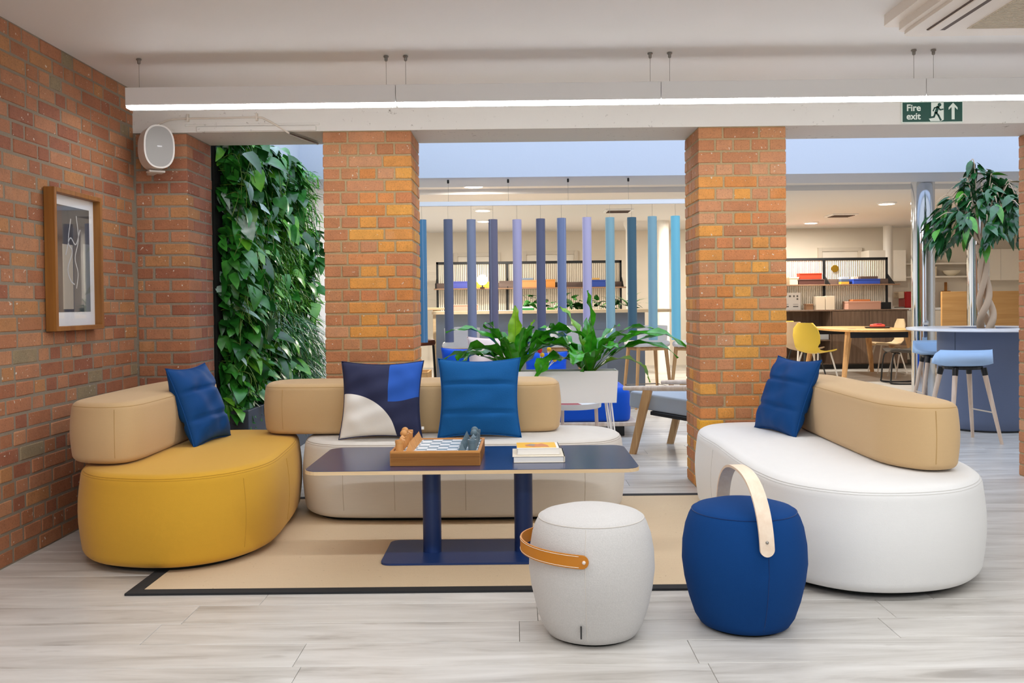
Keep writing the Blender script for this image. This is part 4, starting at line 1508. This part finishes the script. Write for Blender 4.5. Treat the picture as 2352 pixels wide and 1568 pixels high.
s0 = bar_stool()
STOOLS = [(-.60, 10.28, 4, 'pale bar stool with wooden legs seen behind the pink cushion'), (.55, 10.32, -4, 'pale bar stool with wooden legs behind the upright fern leaf'),           (1.47, 10.22, 14, 'pale bar stool with wooden legs behind the misty teal tube'), (1.98, 10.05, 50, 'pale bar stool with wooden legs behind the bright turquoise tube')]
for i, (x, y_, a, lab) in enumerate(STOOLS):
    o = s0 if i == 0 else copy_tree(s0)
    o.location = (x, y_, 0); o.rotation_euler = (0, 0, R(a))
    tag(o, lab, 'bar stool', 'bar stools along the grey counter')
# tan leather bar chair at the far left end of the bar
lc = thing('bar_chair', 'brown leather bar chair left of the grey counter', 'bar stool', (-1.22, 11.0, 0), R(60))
soft_block([tuple(p) for p in round_rect(-.20, .20, -.20, .20, .06, 4)], .68, .75, .02, .025, .01, .003).build('seat', plain('brown_leather', '8a4a2c', .5), lc, smooth=True, angle=0)
MB().box((-.20, .15, .80), (.20, .20, 1.08), .02).build('backrest', 'brown_leather', lc)
for sx in (-1, 1):
    for sy in (-1, 1):
        MB().bar((sx * .17, sy * .16, .69), (sx * .19, sy * .19, 0), .015).build('leg', 'black_metal', lc)
    MB().bar((sx * .16, .17, .70), (sx * .16, .18, .85), .012).build('back_post', 'black_metal', lc)
ht = thing('high_table', 'narrow pale wood high table left of the bar counter', 'table', (-1.35, 11.75, 0))
MB().box((-.35, -.3, 1.10), (.42, .3, 1.13), .004).build('tabletop', 'plywood', ht)
for sx in (-.28, .34):
    MB().box((sx - .03, -.2, 0), (sx + .03, .2, 1.10), .003).build('leg_panel', 'plywood', ht)

# a low brown crate by the bar's left end
cr = thing('wooden_crate', 'open brown wooden crate standing left of the bar counter', 'crate', (-1.22, 10.35, 0))
for a, b in (((-.25, -.2, 0), (.25, .2, .02)), ((-.25, -.2, .02), (-.23, .2, .42)), ((.23, -.2, .02), (.25, .2, .42)), ((-.23, .18, .02), (.23, .2, .42)), ((-.23, -.2, .02), (.23, -.18, .42))):
    MB().box(a, b, .002).build('crate_board', 'oak_y', cr)


# ------------------------------------------------------------------ CORD SCREENS with shelves
def cord_screen(label, x0, x1, divs, y_, z0=1.01):
    t = thing('cord_screen', label, 'shelf', ((x0 + x1) / 2, y_, 0))
    h = (x1 - x0) / 2
    zt = 1.915
    fr_ = [((-h, -.02, 0), (-h + .035, .02, zt)), ((h - .035, -.02, 0), (h, .02, zt)), ((-h, -.02, zt - .045), (h, .02, zt)), ((-h, -.02, z0 - .03), (h, .02, z0))]
    for a, b in fr_:
        MB().box(a, b, .002).build('frame_bar', 'black_metal', t)
    for d in divs:
        MB().box((d - (x0 + x1) / 2 - .022, -.02, z0), (d - (x0 + x1) / 2 + .022, .02, zt - .045), .002).build('frame_bar', 'black_metal', t)
    cords = MB(); dcords = MB()
    k = -h + .05
    while k < h - .04:
        cords.bar((k, 0, z0), (k, 0, zt - .045), .0105, n=4)
        dcords.bar((k + .0165, .006, z0), (k + .0165, .006, zt - .045), .004, n=4)  # dark strands added to draw shadow lines between the cream cords
        k += .033
    o = cords.build('cords', 'cord', t); o['kind'] = 'stuff'
    o = dcords.build('shade_cords', plain('cord_shadow', '6a5a48', .8), t); o['kind'] = 'stuff'
    sh = MB().box((-h - .02, -.30, 1.425), (h + .10, -.02, 1.445), .002).build('shelf_board', plain('shelf_edge', '94735a', .6), t)
    MB().box((-h - .02, -.055, 1.445), (h + .02, -.022, 1.54), .002).build('shelf_back', 'dark_shelf', sh)
    for x in [-h, h - .01] + [d - (x0 + x1) / 2 for d in divs]:
        MB().prism([(-.02, 1.44), (-.30, 1.44), (-.30, 1.455), (-.02, 1.62)], x, x + .012, 0).build('shelf_bracket', 'black_metal', sh)
    return t


cord_screen('wide black framed cord screen with shelf behind the bar counter', -1.38, 1.88, (-.13,), 16.1)
cord_screen('black framed cord screen with shelf above the brown sideboard', 3.55, 6.55, (5.43,), 16.1)


def box_thing(name, label, cat, c, size, mat, rz=0, group=None, lid=False):
    t = thing(name, label, cat, c, rz, group)
    w, d, h = [v / 2 for v in size]
    MB().box((-w, -d, 0), (w, d, 2 * h * (.8 if lid else 1)), .003).build('body', mat, t)
    if lid:
        MB().box((-w - .004, -d - .004, 2 * h * .8), (w + .004, d + .004, 2 * h), .003).build('lid', mat, t)
    return t


SH = 1.4465
box_thing('storage_box', 'indigo storage box on the wide screen shelf', 'box', (-.93, 15.92, SH), (.36, .2, .12), plain('indigo_box', '4a52a8', .6), lid=True)
box_thing('storage_box', 'mustard storage box beneath the glowing globe lamp', 'box', (-.50, 15.966, SH), (.34, .136, .11), plain('mustard_box', 'd99a2a', .6), lid=True)
box_thing('storage_box', 'brown storage box between two tubes on the wide screen shelf', 'box', (-.10, 15.93, SH), (.34, .2, .12), 'dark_shelf', lid=True)
box_thing('storage_box', 'peach storage box on the wide screen shelf', 'box', (.27, 15.92, SH), (.34, .2, .13), plain('peach_box', 'd3905a', .6), lid=True)
box_thing('storage_box', 'small orange storage box on the wide screen shelf', 'box', (.62, 15.93, SH), (.16, .18, .14), plain('orange_box', 'c9853c', .6), lid=True)
box_thing('storage_box', 'deep blue storage box at the right end of the wide screen shelf', 'box', (1.42, 15.92, SH), (.30, .2, .12), plain('deep_blue_box', '1f3f94', .6), lid=True)
box_thing('folder_stack', 'thin tan folder lying on the deep blue storage box', 'folder', (1.36, 15.92, SH + .121), (.22, .16, .035), plain('tan_folder', 'c49a58', .6))
box_thing('folder_stack', 'thin grey-blue folder lying on the peach storage box', 'folder', (.22, 15.92, SH + .131), (.2, .16, .035), plain('greyblue_folder', '74869c', .6))
gl = thing('globe_lamp', 'glowing white globe lamp on the wide screen shelf', 'lamp', (-.56, 15.80, SH))
MB().lathe([(.04, 0), (.04, .015), (.012, .02), (.012, .06)], 16).build('lamp_base', 'black_metal', gl, smooth=True)
MB().sphere((0, 0, .14), .09, 24, 14).build('globe', 'globe_emit', gl, smooth=True)
# on the bar top
box_thing('storage_box', 'pale pink box standing on the bar counter', 'box', (-.62, 11.1, 1.0905), (.34, .2, .075), plain('pink_box', 'd3a294', .6), lid=True)
box_thing('folder_stack', 'small green folder on the bar counter', 'folder', (.10, 11.1, 1.0905), (.26, .18, .022), plain('green_folder', '1f8a4a', .6))
box_thing('paper_stack', 'short white paper stack on the green folder', 'paper', (.12, 11.1, 1.113), (.2, .14, .02), 'paper')
# planting trough behind the bar
trh = thing('planting_trough', 'pale wood trough of leafy plants behind the bar counter', 'planter', (.95, 13.4, 0))
MB().box((-.85, -.2, 0), (.85, .2, 1.06), .005).build('trough_box', 'plywood', trh)
MB().box((-.82, -.17, 1.05), (.82, .17, 1.065)).build('soil', 'soil', trh)
trnd = random.Random(5)
bl_ = {m: leaf_mesh('leaf', m, .17, .10, .5, .2, 1) for m in ('leaf_dark', 'leaf_mid')}
for k in range(90):
    x = trnd.uniform(-.82, .82)
    m = leaf_frame((x, trnd.uniform(-.15, .15), 1.07 + trnd.uniform(0, .20 if x < -.1 else .14)), (math.cos(k), math.sin(k), .3), trnd.uniform(-.9, .6), 0, trnd.uniform(-.6, .6))
    o = link('leaf', bl_[trnd.choice(['leaf_dark', 'leaf_dark', 'leaf_mid'])], trh)
    o.matrix_local = m @ Matrix.Scale(trnd.uniform(.6, 1.1), 4)
gf = leaf_mesh('long_leaf', 'leaf_mid', .36, .03, .8, .1, 0)
for k in range(14):
    m = leaf_frame((.72 + trnd.uniform(-.05, .05), 0, 1.10), (math.cos(k * .9), math.sin(k * .9), 0), -.9 + trnd.uniform(-.3, .3), 0, 0)
    o = link('long_leaf', gf, trh); o.matrix_local = m
# a spiky plant by the high table
spk = thing('spiky_plant', 'spiky green plant in a brown pot on the high table', 'potted plant', (-1.28, 11.75, 1.131))
MB().lathe([(0, 0), (.07, 0), (.09, .07), (.08, .07), (.07, .02), (0, .02)], 18).build('pot', 'brown_leather', spk, smooth=True)
for k in range(12):
    m = leaf_frame((0, 0, .05), (math.cos(k * .53), math.sin(k * .53), 0), -1.0 + trnd.uniform(-.25, .25), 0, 0)
    o = link('long_leaf', gf, spk); o.matrix_local = m @ Matrix.Scale(.75, 4)

# ------------------------------------------------------------------ SIDEBOARD and its things
sb = thing('sideboard', 'long dark walnut sideboard below the cord screen', 'sideboard', (0, 0, 0))
MB().box((3.6, 15.55, .08), (6.66, 16.05, .09), .002).box((3.6, 16.03, .09), (6.66, 16.05, .985), .002).box((3.6, 15.55, .09), (3.62, 16.03, .985)).box((6.64, 15.55, .09), (6.66, 16.03, .985)).box((5.36, 15.56, .09), (5.38, 16.03, .985)).build('carcass', 'walnut', sb)
MB().box((3.58, 15.53, .985), (6.68, 16.06, 1.008), .003).build('top_board', 'walnut', sb)
MB().box((3.65, 15.62, 0), (6.62, 16.0, .08)).build('plinth', 'black_metal', sb)
for a, b in ((5.385, 6.01), (6.015, 6.64)):
    d = MB().box((a, 15.535, .095), (b, 15.555, .98), .002).build('cupboard_door', 'walnut', sb)
    MB().box((b - .04 if a < 6 else a + .02, 15.525, .55), (b - .02 if a < 6 else a + .04, 15.537, .70), .002).build('door_pull', 'black_metal', d)
MB().box((3.62, 15.56, .48), (5.36, 16.02, .50), .002).build('inner_shelf', 'walnut', sb)
Z = 1.0085
box_thing('storage_box', 'dusty pink box on the dark sideboard', 'box', (5.99, 15.82, Z), (.56, .26, .14), plain('dusty_pink_box', 'c99a86', .6), lid=True)
box_thing('folder_stack', 'thin rust folder on the dusty pink box', 'folder', (5.95, 15.82, Z + .141), (.30, .2, .03), plain('rust_folder', 'b56a34', .6))
box_thing('desk_organiser', 'small black tray stand beside the dusty pink box', 'desk tray', (6.38, 15.85, Z), (.18, .2, .12), 'black_metal')
box_thing('magazine_file', 'left cream magazine file on the dark sideboard', 'magazine file', (5.26, 15.85, Z), (.155, .2, .23), plain('cream_file', 'd8cbb6', .6))
box_thing('magazine_file', 'right cream magazine file on the dark sideboard', 'magazine file', (5.425, 15.85, Z), (.155, .2, .235), 'cream_file')
box_thing('storage_box', 'small brown cube box on the dark sideboard', 'box', (5.07, 15.82, Z), (.12, .14, .105), plain('brown_box', '8a6648', .6), lid=True)
nt = thing('notice_board', 'white printed sheet board leaning on the dark sideboard', 'notice', (4.82, 15.95, Z), 0)
MB().box((-.16, 0, 0), (.16, .012, .30), .002).build('board', plain('notice_paper', 'd3d0cc', .6), nt)
for x, z, w, h in ((-.03, .24, .04, .03), (.04, .24, .03, .03), (.10, .24, .03, .03), (.10, .19, .03, .03), (-.10, .06, .10, .02), (.07, .06, .09, .02), (-.10, .10, .09, .006), (.07, .10, .09, .006)):
    MB().box((x - w / 2, -.0015, z - h / 2), (x + w / 2, .0005, z + h / 2)).build('printed_mark', plain('print_ink', '5d5b59', .6), nt)
box_thing('storage_box', 'dark brown box under the red box on the screen shelf', 'box', (5.12, 15.93, SH), (.46, .2, .09), plain('dark_brown_box', '532f28', .6), lid=True)
box_thing('storage_box', 'orange-red box on the dark brown box', 'box', (5.12, 15.93, SH + .092), (.38, .18, .105), plain('red_box', 'c43a1a', .6), lid=True)
box_thing('storage_box', 'cream box at the pillar end of the screen shelf', 'box', (4.83, 15.93, SH), (.16, .2, .13), plain('cream_box', 'e3d4b8', .6), lid=True)
for k, (cc, nm) in enumerate((('d9a63c', 'yellow'), ('51617e', 'slate blue'), ('b3bfd6', 'pale blue'))):
    box_thing('small_box', '%s box in the little stack on the screen shelf' % nm, 'box', (5.72, 15.92, SH + k * .0425), (.14, .12, .0415), plain('sbox_%d' % k, cc, .6))
box_thing('storage_box', 'royal blue box at the far end of the screen shelf', 'box', (6.08, 15.92, SH), (.46, .2, .085), plain('royal_box', '3050b8', .6), lid=True)
box_thing('book', 'brown and green book on the royal blue box', 'book', (6.12, 15.92, SH + .0865), (.30, .18, .045), plain('brown_green_book', '5d4a44', .6))
box_thing('small_box', 'cream small box on the royal blue box', 'box', (5.91, 15.92, SH + .0865), (.09, .1, .04), 'cream_box')
gd = tag(MB().lathe([(0, -.005), (.062, -.005), (.065, 0), (.062, .005), (0, .005)], 32).build('brass_disc', plain('brass', '8a6a1c', .4, .6), None, True), 'small round brass disc hung on the cord screen', 'ornament')
gd.location = (5.62, 16.075, 1.725); gd.rotation_euler = (R(90), 0, 0)
box_thing('folder_stack', 'light grey box folder inside the open sideboard', 'folder', (5.12, 15.75, .501), (.45, .3, .10), plain('lightgrey_folder', 'a9aeb4', .6))
box_thing('paper_stack', 'pale paper stack on the light grey box folder', 'paper', (5.15, 15.75, .602), (.34, .25, .04), 'paper')

# ------------------------------------------------------------------ MEETING TABLE and chairs
mt = thing('meeting_table', 'light oak meeting table with splayed legs beyond the white sofa', 'table', (5.27, 14.05, 0))
sup = []
for k in range(64):
    a = 2 * PI * k / 64
    sup.append((.58 * math.copysign(abs(math.cos(a)) ** .6, math.cos(a)), 1.1 * math.copysign(abs(math.sin(a)) ** .6, math.sin(a))))
MB().prism(sup, .712, .74).build('tabletop', 'oak_y', mt)
MB().box((-.42, -.80, .62), (.42, -.76, .705), .003).box((-.42, .76, .62), (.42, .80, .705), .003).build('cable_tray', plain('tray_navy', '1b2432', .6), mt)
for sx in (-1, 1):
    for sy in (-1, 1):
        MB().tube([(sx * .42, sy * .74, .715), (sx * .54, sy * .86, 0)], [.055, .034], 8).build('leg', 'oak', mt, smooth=True)
for (x, y_) in ((-.25, -.4), (.15, -.75)):
    MB().lathe([(0, .7405), (.06, .7405), (.06, .742), (0, .742)], 20, (x, y_, 0)).build('cable_port', 'dark_grey', mt)
tr = thing('serving_tray', 'dark round tray on the oak meeting table', 'tray', (5.50, 13.9, .7425))
MB().lathe([(0, 0), (.17, 0), (.19, .018), (.183, .018), (.165, .006), (0, .006)], 32).build('tray_dish', 'dark_grey', tr, smooth=True)
sn = thing('snack_packet', 'red and orange snack packet on the dark tray', 'packet', (5.50, 13.9, .749))
soft_block([tuple(p) for p in round_rect(-.10, .10, -.06, .06, .02)], 0, .05, .015, .02, .01, .003).build('packet_body', plain('packet_red', 'd2503c', .5), sn, smooth=True, angle=0)
MB().box((-.03, -.055, .052), (.05, .04, .060), .003).build('packet_print', plain('packet_pink', 'd84a6a', .5), sn)


def shell_chair(mat, leg_mat, sled=False):
    t = thing('shell_chair', '', 'chair', (0, 0, 0))
    # shell surface: profile from seat front to back top; front looks to +x
    prof = [(.22, .45), (.16, .455), (.05, .445), (-.08, .435), (-.16, .45), (-.205, .50), (-.225, .58), (-.24, .68), (-.255, .78), (-.262, .86)]
    wid = [.18, .215, .23, .225, .205, .20, .225, .235, .21, .13]
    vs = []; fs = []
    m = 9
    for layer in (0, 1):
        for (x, z), w in zip(prof, wid):
            for k in range(m):
                s = -1 + 2 * k / (m - 1)
                lift = .035 * abs(s) ** 2.5
                if z > .52:
                    vs.append((x + lift * 1.2 - .012 * layer, s * w, z - .0))
                else:
                    vs.append((x, s * w, z + lift - .012 * layer))
    P = len(prof)
    for layer in (0, 1):
        for i in range(P - 1):
            for k in range(m - 1):
                a = layer * P * m + i * m + k
                fs.append((a, a + 1, a + m + 1, a + m) if layer else (a, a + m, a + m + 1, a + 1))
    bd = [k for k in range(m)] + [i * m + m - 1 for i in range(1, P)] + [(P - 1) * m + k for k in range(m - 2, -1, -1)] + [i * m for i in range(P - 2, 0, -1)]
    for a, b in zip(bd, bd[1:] + bd[:1]):
        fs.append((a, b, b + P * m, a + P * m))
    MB().add(vs, fs).build('shell', mat, t, smooth=True, angle=60)
    if sled:
        for s in (-1, 1):
            MB().tube(spline([(.16, s * .17, .43), (.20, s * .19, .38), (.23, s * .20, .08), (.20, s * .20, .014), (-.18, s * .20, .014), (-.21, s * .20, .08), (-.15, s * .17, .43)], 4), .011, 8).build('sled_leg', leg_mat, t, smooth=True)
        MB().bar((.1, -.17, .425), (.1, .17, .425), .009).build('cross_bar', leg_mat, t)
    else:
        for sx, xe in ((.13, .22), (-.13, -.24)):
            for s in (-1, 1):
                MB().bar((sx, s * .14, .44), (xe, s * .22, 0), .012, .010, 8).build('leg', leg_mat, t, smooth=True)
    return t


plain('chair_yellow', 'e0bf3c', .45); plain('chair_beige', 'b59a7c', .5); plain('chair_cream', 'd9c29c', .5); plain('chair_charcoal', '4a4642', .5); plain('leg_white', 'd6d0c8', .4)
CH = [('chair_yellow', 'leg_white', False, 4.24, 12.9, 32, 'yellow shell chair with pale legs beside the blue cushion'), ('chair_beige', 'black_metal', False, 4.30, 13.6, 28, 'beige shell chair between two yellow chairs'),
      ('chair_yellow', 'leg_white', False, 4.42, 14.3, 26, 'yellow shell chair half hidden by the brick pillar'), ('chair_cream', 'leg_white', False, 5.98, 14.75, 178, 'cream shell chair at the far side of the oak table'),
      ('chair_beige', 'leg_white', False, 5.86, 13.7, 172, 'beige shell chair with pale legs tucked under the oak table'), ('chair_charcoal', 'black_metal', True, 5.40, 12.75, 176, 'charcoal sled-leg chair in front of the oak table')]
for m, lm, sl, x, y_, a, lab in CH:
    o = shell_chair(m, lm, sl)
    o.location = (x, y_, 0); o.rotation_euler = (0, 0, R(a)); tag(o, lab, 'chair', 'chairs around the oak meeting table')

# ------------------------------------------------------------------ ROUND PLANTER TABLE, tree, blue stools
RT = (4.27, 8.32)
rt = thing('planter_table', 'round white topped counter with slate drum base around the tree', 'table', (RT[0], RT[1], 0))
MB().lathe([(.30, .885), (.655, .885), (.665, .892), (.662, .908), (.30, .908), (.30, .885)], 72).build('ring_top', 'white_gloss', rt, smooth=True)
MB().lathe([(.38, .012), (.395, .03), (.40, .10), (.40, .885), (.30, .885), (.30, .012)], 64).build('drum_base', 'slate_fabric', rt, smooth=True)
MB().lathe([(.385, 0), (.385, .014), (0, .014)], 48).build('drum_foot', 'black_metal', rt)
MB().lathe([(0, .84), (.30, .84), (.30, .903), (.296, .903), (.296, .86), (0, .86)], 40).build('planter_insert', plain('insert_grey', '8f94ab', .6), rt, smooth=True)
MB().bar((.4005, .0, .03), (.4005, 0, .88), .002, n=4).bar((-.36, -.177, .03), (-.36, -.177, .88), .002, n=4).build('seam', 'planter_slate', rt)

ft = thing('braided_tree', 'braided trunk fig tree growing out of the round counter', 'tree', (RT[0] + .02, RT[1], .861))
for s in range(3):
    pts = []; rs = []
    for k in range(25):
        t_ = k / 24
        z = t_ * .80
        a = 2 * PI * (s / 3 + 1.15 * t_)
        rr = .05 * (1 - .45 * t_) * (1.0 + .25 * math.sin(7 * t_))
        pts.append((rr * math.cos(a) - .05 * t_, rr * math.sin(a), z)); rs.append(.033 * (1 - .4 * t_))
    MB().tube(pts, rs, 10).build('trunk_strand', 'tree_bark', ft, smooth=True)
frn = random.Random(12)
lf_m = {m: leaf_mesh('leaf', m, .175, .062, .22, .25, 0) for m in ('ficus_leaf', 'ficus_light')}
tips = []
for k in range(30):
    a = k * 2.399963
    r_ = .56 * math.sqrt((k + .5) / 30)
    zt = 1.42 - .62 * (r_ / .56) ** 2 * .75 + frn.uniform(-.05, .09)
    if k in (1, 3):
        zt += .12
    x, y_ = r_ * math.cos(a) * 1.0 - .03, r_ * math.sin(a) * .8
    tips.append((x, y_, zt))
    br = spline([(-.05, 0, .78), (x * .35 - .03, y_ * .35, .98 + .1 * frn.random()), (x * .75, y_ * .75, zt - .02 if r_ < .3 else zt + .06), (x, y_, zt)], 4)
    MB().tube(br, [.009 - .0065 * i / (len(br) - 1) for i in range(len(br))], 6).build('branch', 'tree_bark', ft, smooth=True)
for k in range(300):
    tp = Vector(tips[k % 30])
    a = frn.uniform(0, 2 * PI)
    out = Vector((tp.x, tp.y, 0)) + Vector((math.cos(a), math.sin(a), 0)) * .32
    back = frn.uniform(0, .22)
    p = Vector((tp.x * (1 - back), tp.y * (1 - back), tp.z - frn.uniform(-.02, .10)))
    dr = frn.uniform(-.1, .8) if tp.z > 1.3 else frn.uniform(.35, 1.3)
    p.z -= frn.uniform(0, .12)
    m = leaf_frame(p, out, dr, 0, frn.uniform(-.5, .5))
    o = link('leaf', lf_m['ficus_light' if frn.random() < .14 else 'ficus_leaf'], ft)
    o.matrix_local = m @ Matrix.Scale(frn.uniform(.75, 1.2), 4)


ex = MB()
for k in range(220):
    tp = Vector(tips[k % 30])
    a = frn.uniform(0, 2 * PI)
    p = Vector((tp.x * frn.uniform(.4, .95), tp.y * frn.uniform(.4, .95), tp.z - frn.uniform(-.03, .12)))
    m = leaf_frame(p, (tp.x + .3 * math.cos(a), tp.y + .3 * math.sin(a), 0), frn.uniform(.2, 1.3), 0, frn.uniform(-.5, .5))
    g = leaf_geo(.16 * frn.uniform(.7, 1.1), .055, .22, .25, 0, 5)
    ex.add([m @ Vector(v) for v in g[0]], g[1])
o = ex.build('inner_foliage', 'ficus_leaf', ft, True, False, 0); o['kind'] = 'stuff'


def saddle_stool(lab, x, y_, a):
    t = thing('counter_stool', lab, 'stool', (x, y_, 0), R(a), 'pale blue stools at the round counter')
    # curved upholstered seat with a low back
    n, m = 20, 8
    vs = []; fs = []
    for j in range(m + 1):
        rr = j / m
        for k in range(n):
            an = 2 * PI * k / n
            x_ = .235 * rr * math.cos(an); yy = .19 * rr * math.sin(an)
            bk = min(1, max(0, (-math.sin(an) + .45) / .7))
            z = .650 + .055 * rr ** 2.2 * (.25 + bk) + .040 * rr ** 4 * bk
            vs.append((x_, yy, z))
    for j in range(m + 1):
        rr = 1 - j / m
        for k in range(n):
            an = 2 * PI * k / n
            vs.append((.242 * rr * math.cos(an), .197 * rr * math.sin(an), .615 + .03 * rr ** 3))
    for j in range(2 * m + 1):
        for k in range(n):
            k2 = (k + 1) % n
            fs.append((j * n + k, j * n + k2, (j + 1) * n + k2, (j + 1) * n + k))
    mb = MB().add(vs, fs)
    me = mb.mesh('seat', 'light_blue_fabric', True, True, 0)
    bm = bmesh.new(); bm.from_mesh(me); bmesh.ops.remove_doubles(bm, verts=bm.verts, dist=.0005); bmesh.ops.recalc_face_normals(bm, faces=bm.faces); bm.to_mesh(me); bm.free()
    link('seat', me, t)
    MB().lathe([(0, .598), (.15, .598), (.155, .62), (0, .62)], 24).build('seat_plate', 'black_metal', t)
    for sx in (-1, 1):
        for sy in (-1, 1):
            top = Vector((sx * .12, sy * .10, .61)); bot = Vector((sx * .215, sy * .195, 0))
            mid = top.lerp(bot, .1)
            l_ = MB().bar(mid, bot, .021, .013, 12).build('leg', 'ash', t, smooth=True)
            MB().bar(top, mid, .024, .0225, 12).build('leg_socket', 'black_metal', l_, smooth=True)
    for sx in (-1, 1):
        MB().bar((sx * .175, -.155, .25), (sx * .175, .155, .25), .006).build('footrest', plain('rod_cream', 'cfc3b4', .4), t)
    return t


saddle_stool('pale blue stool standing in front of the round counter', 3.66, 7.50, 6)
saddle_stool('pale blue stool tucked beside the polished column', 4.17, 9.02, 170)

# ------------------------------------------------------------------ KITCHEN at the far right
def cabinet(name, label, cat, x0, x1, y0, y1, z0, z1, ndoor, mat, drawers=0):
    t = thing(name, label, cat, ((x0 + x1) / 2, (y0 + y1) / 2, 0))
    hx, hy = (x1 - x0) / 2, (y1 - y0) / 2
    MB().box((-hx, -hy + .02, z0), (hx, hy, z1), .002).build('carcass', mat, t)
    w = 2 * hx / ndoor
    for k in range(ndoor):
        MB().box((-hx + k * w + .002, -hy, z0 + .002), (-hx + (k + 1) * w - .002, -hy + .019, z1 - .002), .002).build('cabinet_door', mat, t)
    return t


plain('kitchen_white', 'f1e9dc', .5)
cabinet('wall_cabinet', 'white wall cabinet left of the polished column', 'cabinet', 6.38, 7.05, 16.5, 16.94, 1.5, 2.06, 2, 'kitchen_white')
cabinet('wall_cabinet', 'white wall cabinet at the far right of the kitchen', 'cabinet', 8.35, 9.55, 16.5, 16.94, 1.5, 2.06, 3, 'kitchen_white')
cabinet('kitchen_base_unit', 'low white kitchen unit behind the round counter', 'cabinet', 6.38, 9.55, 16.3, 16.94, .1, .98, 5, 'kitchen_white')
kt = thing('kitchen_worktop', 'white worktop along the kitchen wall', 'worktop', (0, 0, 0))
MB().box((6.36, 16.27, .981), (9.58, 16.94, 1.02), .003).build('slab', 'white_gloss', kt)
for i, z in enumerate((1.56, 1.80)):
    tag(MB().box((7.06, 16.62, z), (8.34, 16.93, z + .03), .003).build('wall_shelf', 'kitchen_white'), '%s white open shelf between the kitchen wall cabinets' % ('lower', 'upper')[i], 'shelf')
for i, (a, b) in enumerate(((6.05, 6.43), (6.72, 7.6))):
    t = thing('oak_panel', 'tall oak veneer panel %s' % ('with the chopping board above it' if i == 0 else 'behind the tree trunk'), 'screen', ((a + b) / 2, 13.0, 0))
    h = (b - a) / 2
    MB().box((-h, -.02, .04), (h, .02, 1.275), .003).build('veneer_board', 'panel_oak', t)
    for sx in (-1, 1):
        MB().box((sx * (h - .06) - .02, -.15, 0), (sx * (h - .06) + .02, .15, .04), .002).build('foot', 'black_metal', t)
cbd = thing('chopping_board', 'dark wooden chopping board leaning on the kitchen wall', 'chopping board', (7.90, 16.80, 1.021))
MB().prism([tuple(p) for p in round_rect(-.09, .09, .0, .30, .02)] , -.012, .012, 1).prism([tuple(p) for p in round_rect(-.022, .022, .295, .46, .012)], -.012, .012, 1).build('board', 'frame_wood', cbd)
jg = thing('coffee_machine', 'red coffee machine with cream front on the kitchen worktop', 'coffee machine', (7.05, 16.55, 1.021))
MB().box((-.06, -.15, 0), (.16, .15, .29), .015).build('body', plain('machine_red', 'b01216', .35), jg)
MB().box((-.16, -.12, .17), (-.06, .12, .29), .012).build('spout_head', plain('machine_cream', 'e3cfb4', .5), jg)
MB().box((-.15, -.12, 0), (-.06, .12, .02), .004).build('drip_tray', 'steel', jg)
bw_ = tag(MB().lathe([(0, 0), (.06, 0), (.13, .05), (.16, .10), (.155, .10), (.12, .055), (.05, .012), (0, .012)], 32).build('bowl', plain('cream_bowl', 'e9dfc8', .5), None, True), 'wide cream bowl on the lower kitchen shelf', 'bowl')
bw_.location = (7.98, 16.76, 1.591)
cnp = box_thing('canister', 'square cream canister on the lower kitchen shelf', 'canister', (7.60, 16.76, 1.591), (.16, .16, .17), 'cream_box', lid=True)
bd2 = tag(MB().lathe([(0, 0), (.05, 0), (.10, .06), (.11, .10), (.105, .10), (.09, .06), (.04, .01), (0, .01)], 24).build('bowl', plain('olive_bowl', '4d4a22', .5), None, True), 'dark olive bowl on the upper kitchen shelf', 'bowl')
bd2.location = (7.62, 16.76, 1.831)

# ------------------------------------------------------------------ CEILING DOWNLIGHTS of the far room
DL = [(-.45, 10.25, 'nearest the hanging rail'), (-.44, 12.9, 'second from the hanging rail'), (-.48, 14.6, 'third from the hanging rail'), (2.85, 14.1, 'above the white column'), (5.12, 12.6, 'above the oak meeting table'), (5.05, 15.6, 'above the dark sideboard')]
for x, y_, w_ in DL:
    t = thing('downlight', 'round glowing ceiling downlight %s' % w_, 'ceiling light', (x, y_, 2.5))
    MB().lathe([(.13, 0), (.13, -.012), (.105, -.022), (.10, -.012), (0, -.012)], 28).build('trim_ring', 'white_metal', t, smooth=True)
    MB().lathe([(.098, -.013), (.09, -.022), (0, -.025)], 24).build('lens', 'down_emit', t, smooth=True)
    l = bpy.data.lights.new('downlight_lamp', 'AREA'); l.shape = 'DISK'; l.size = .18; l.energy = 62; l.color = (1, .93, .82)
    o = bpy.data.objects.new('downlight_lamp', l); col.objects.link(o); o.parent = t; o.location = (0, 0, -.03)
for x, y_, lab in ((5.1, 14.3, 'small square ceiling vent near the meeting table'), (1.5, 13.2, 'square ceiling vent behind the pale lavender tube')):
    t = thing('ceiling_vent', lab, 'vent', (x, y_, 2.5))
    MB().box((-.2, -.2, -.02), (.2, .2, 0), .003).build('vent_frame', 'white_metal', t)
    for k in range(5):
        MB().box((-.16, -.15 + k * .07, -.028), (.16, -.13 + k * .07, -.02)).build('vent_slat', 'vent_dark', t)
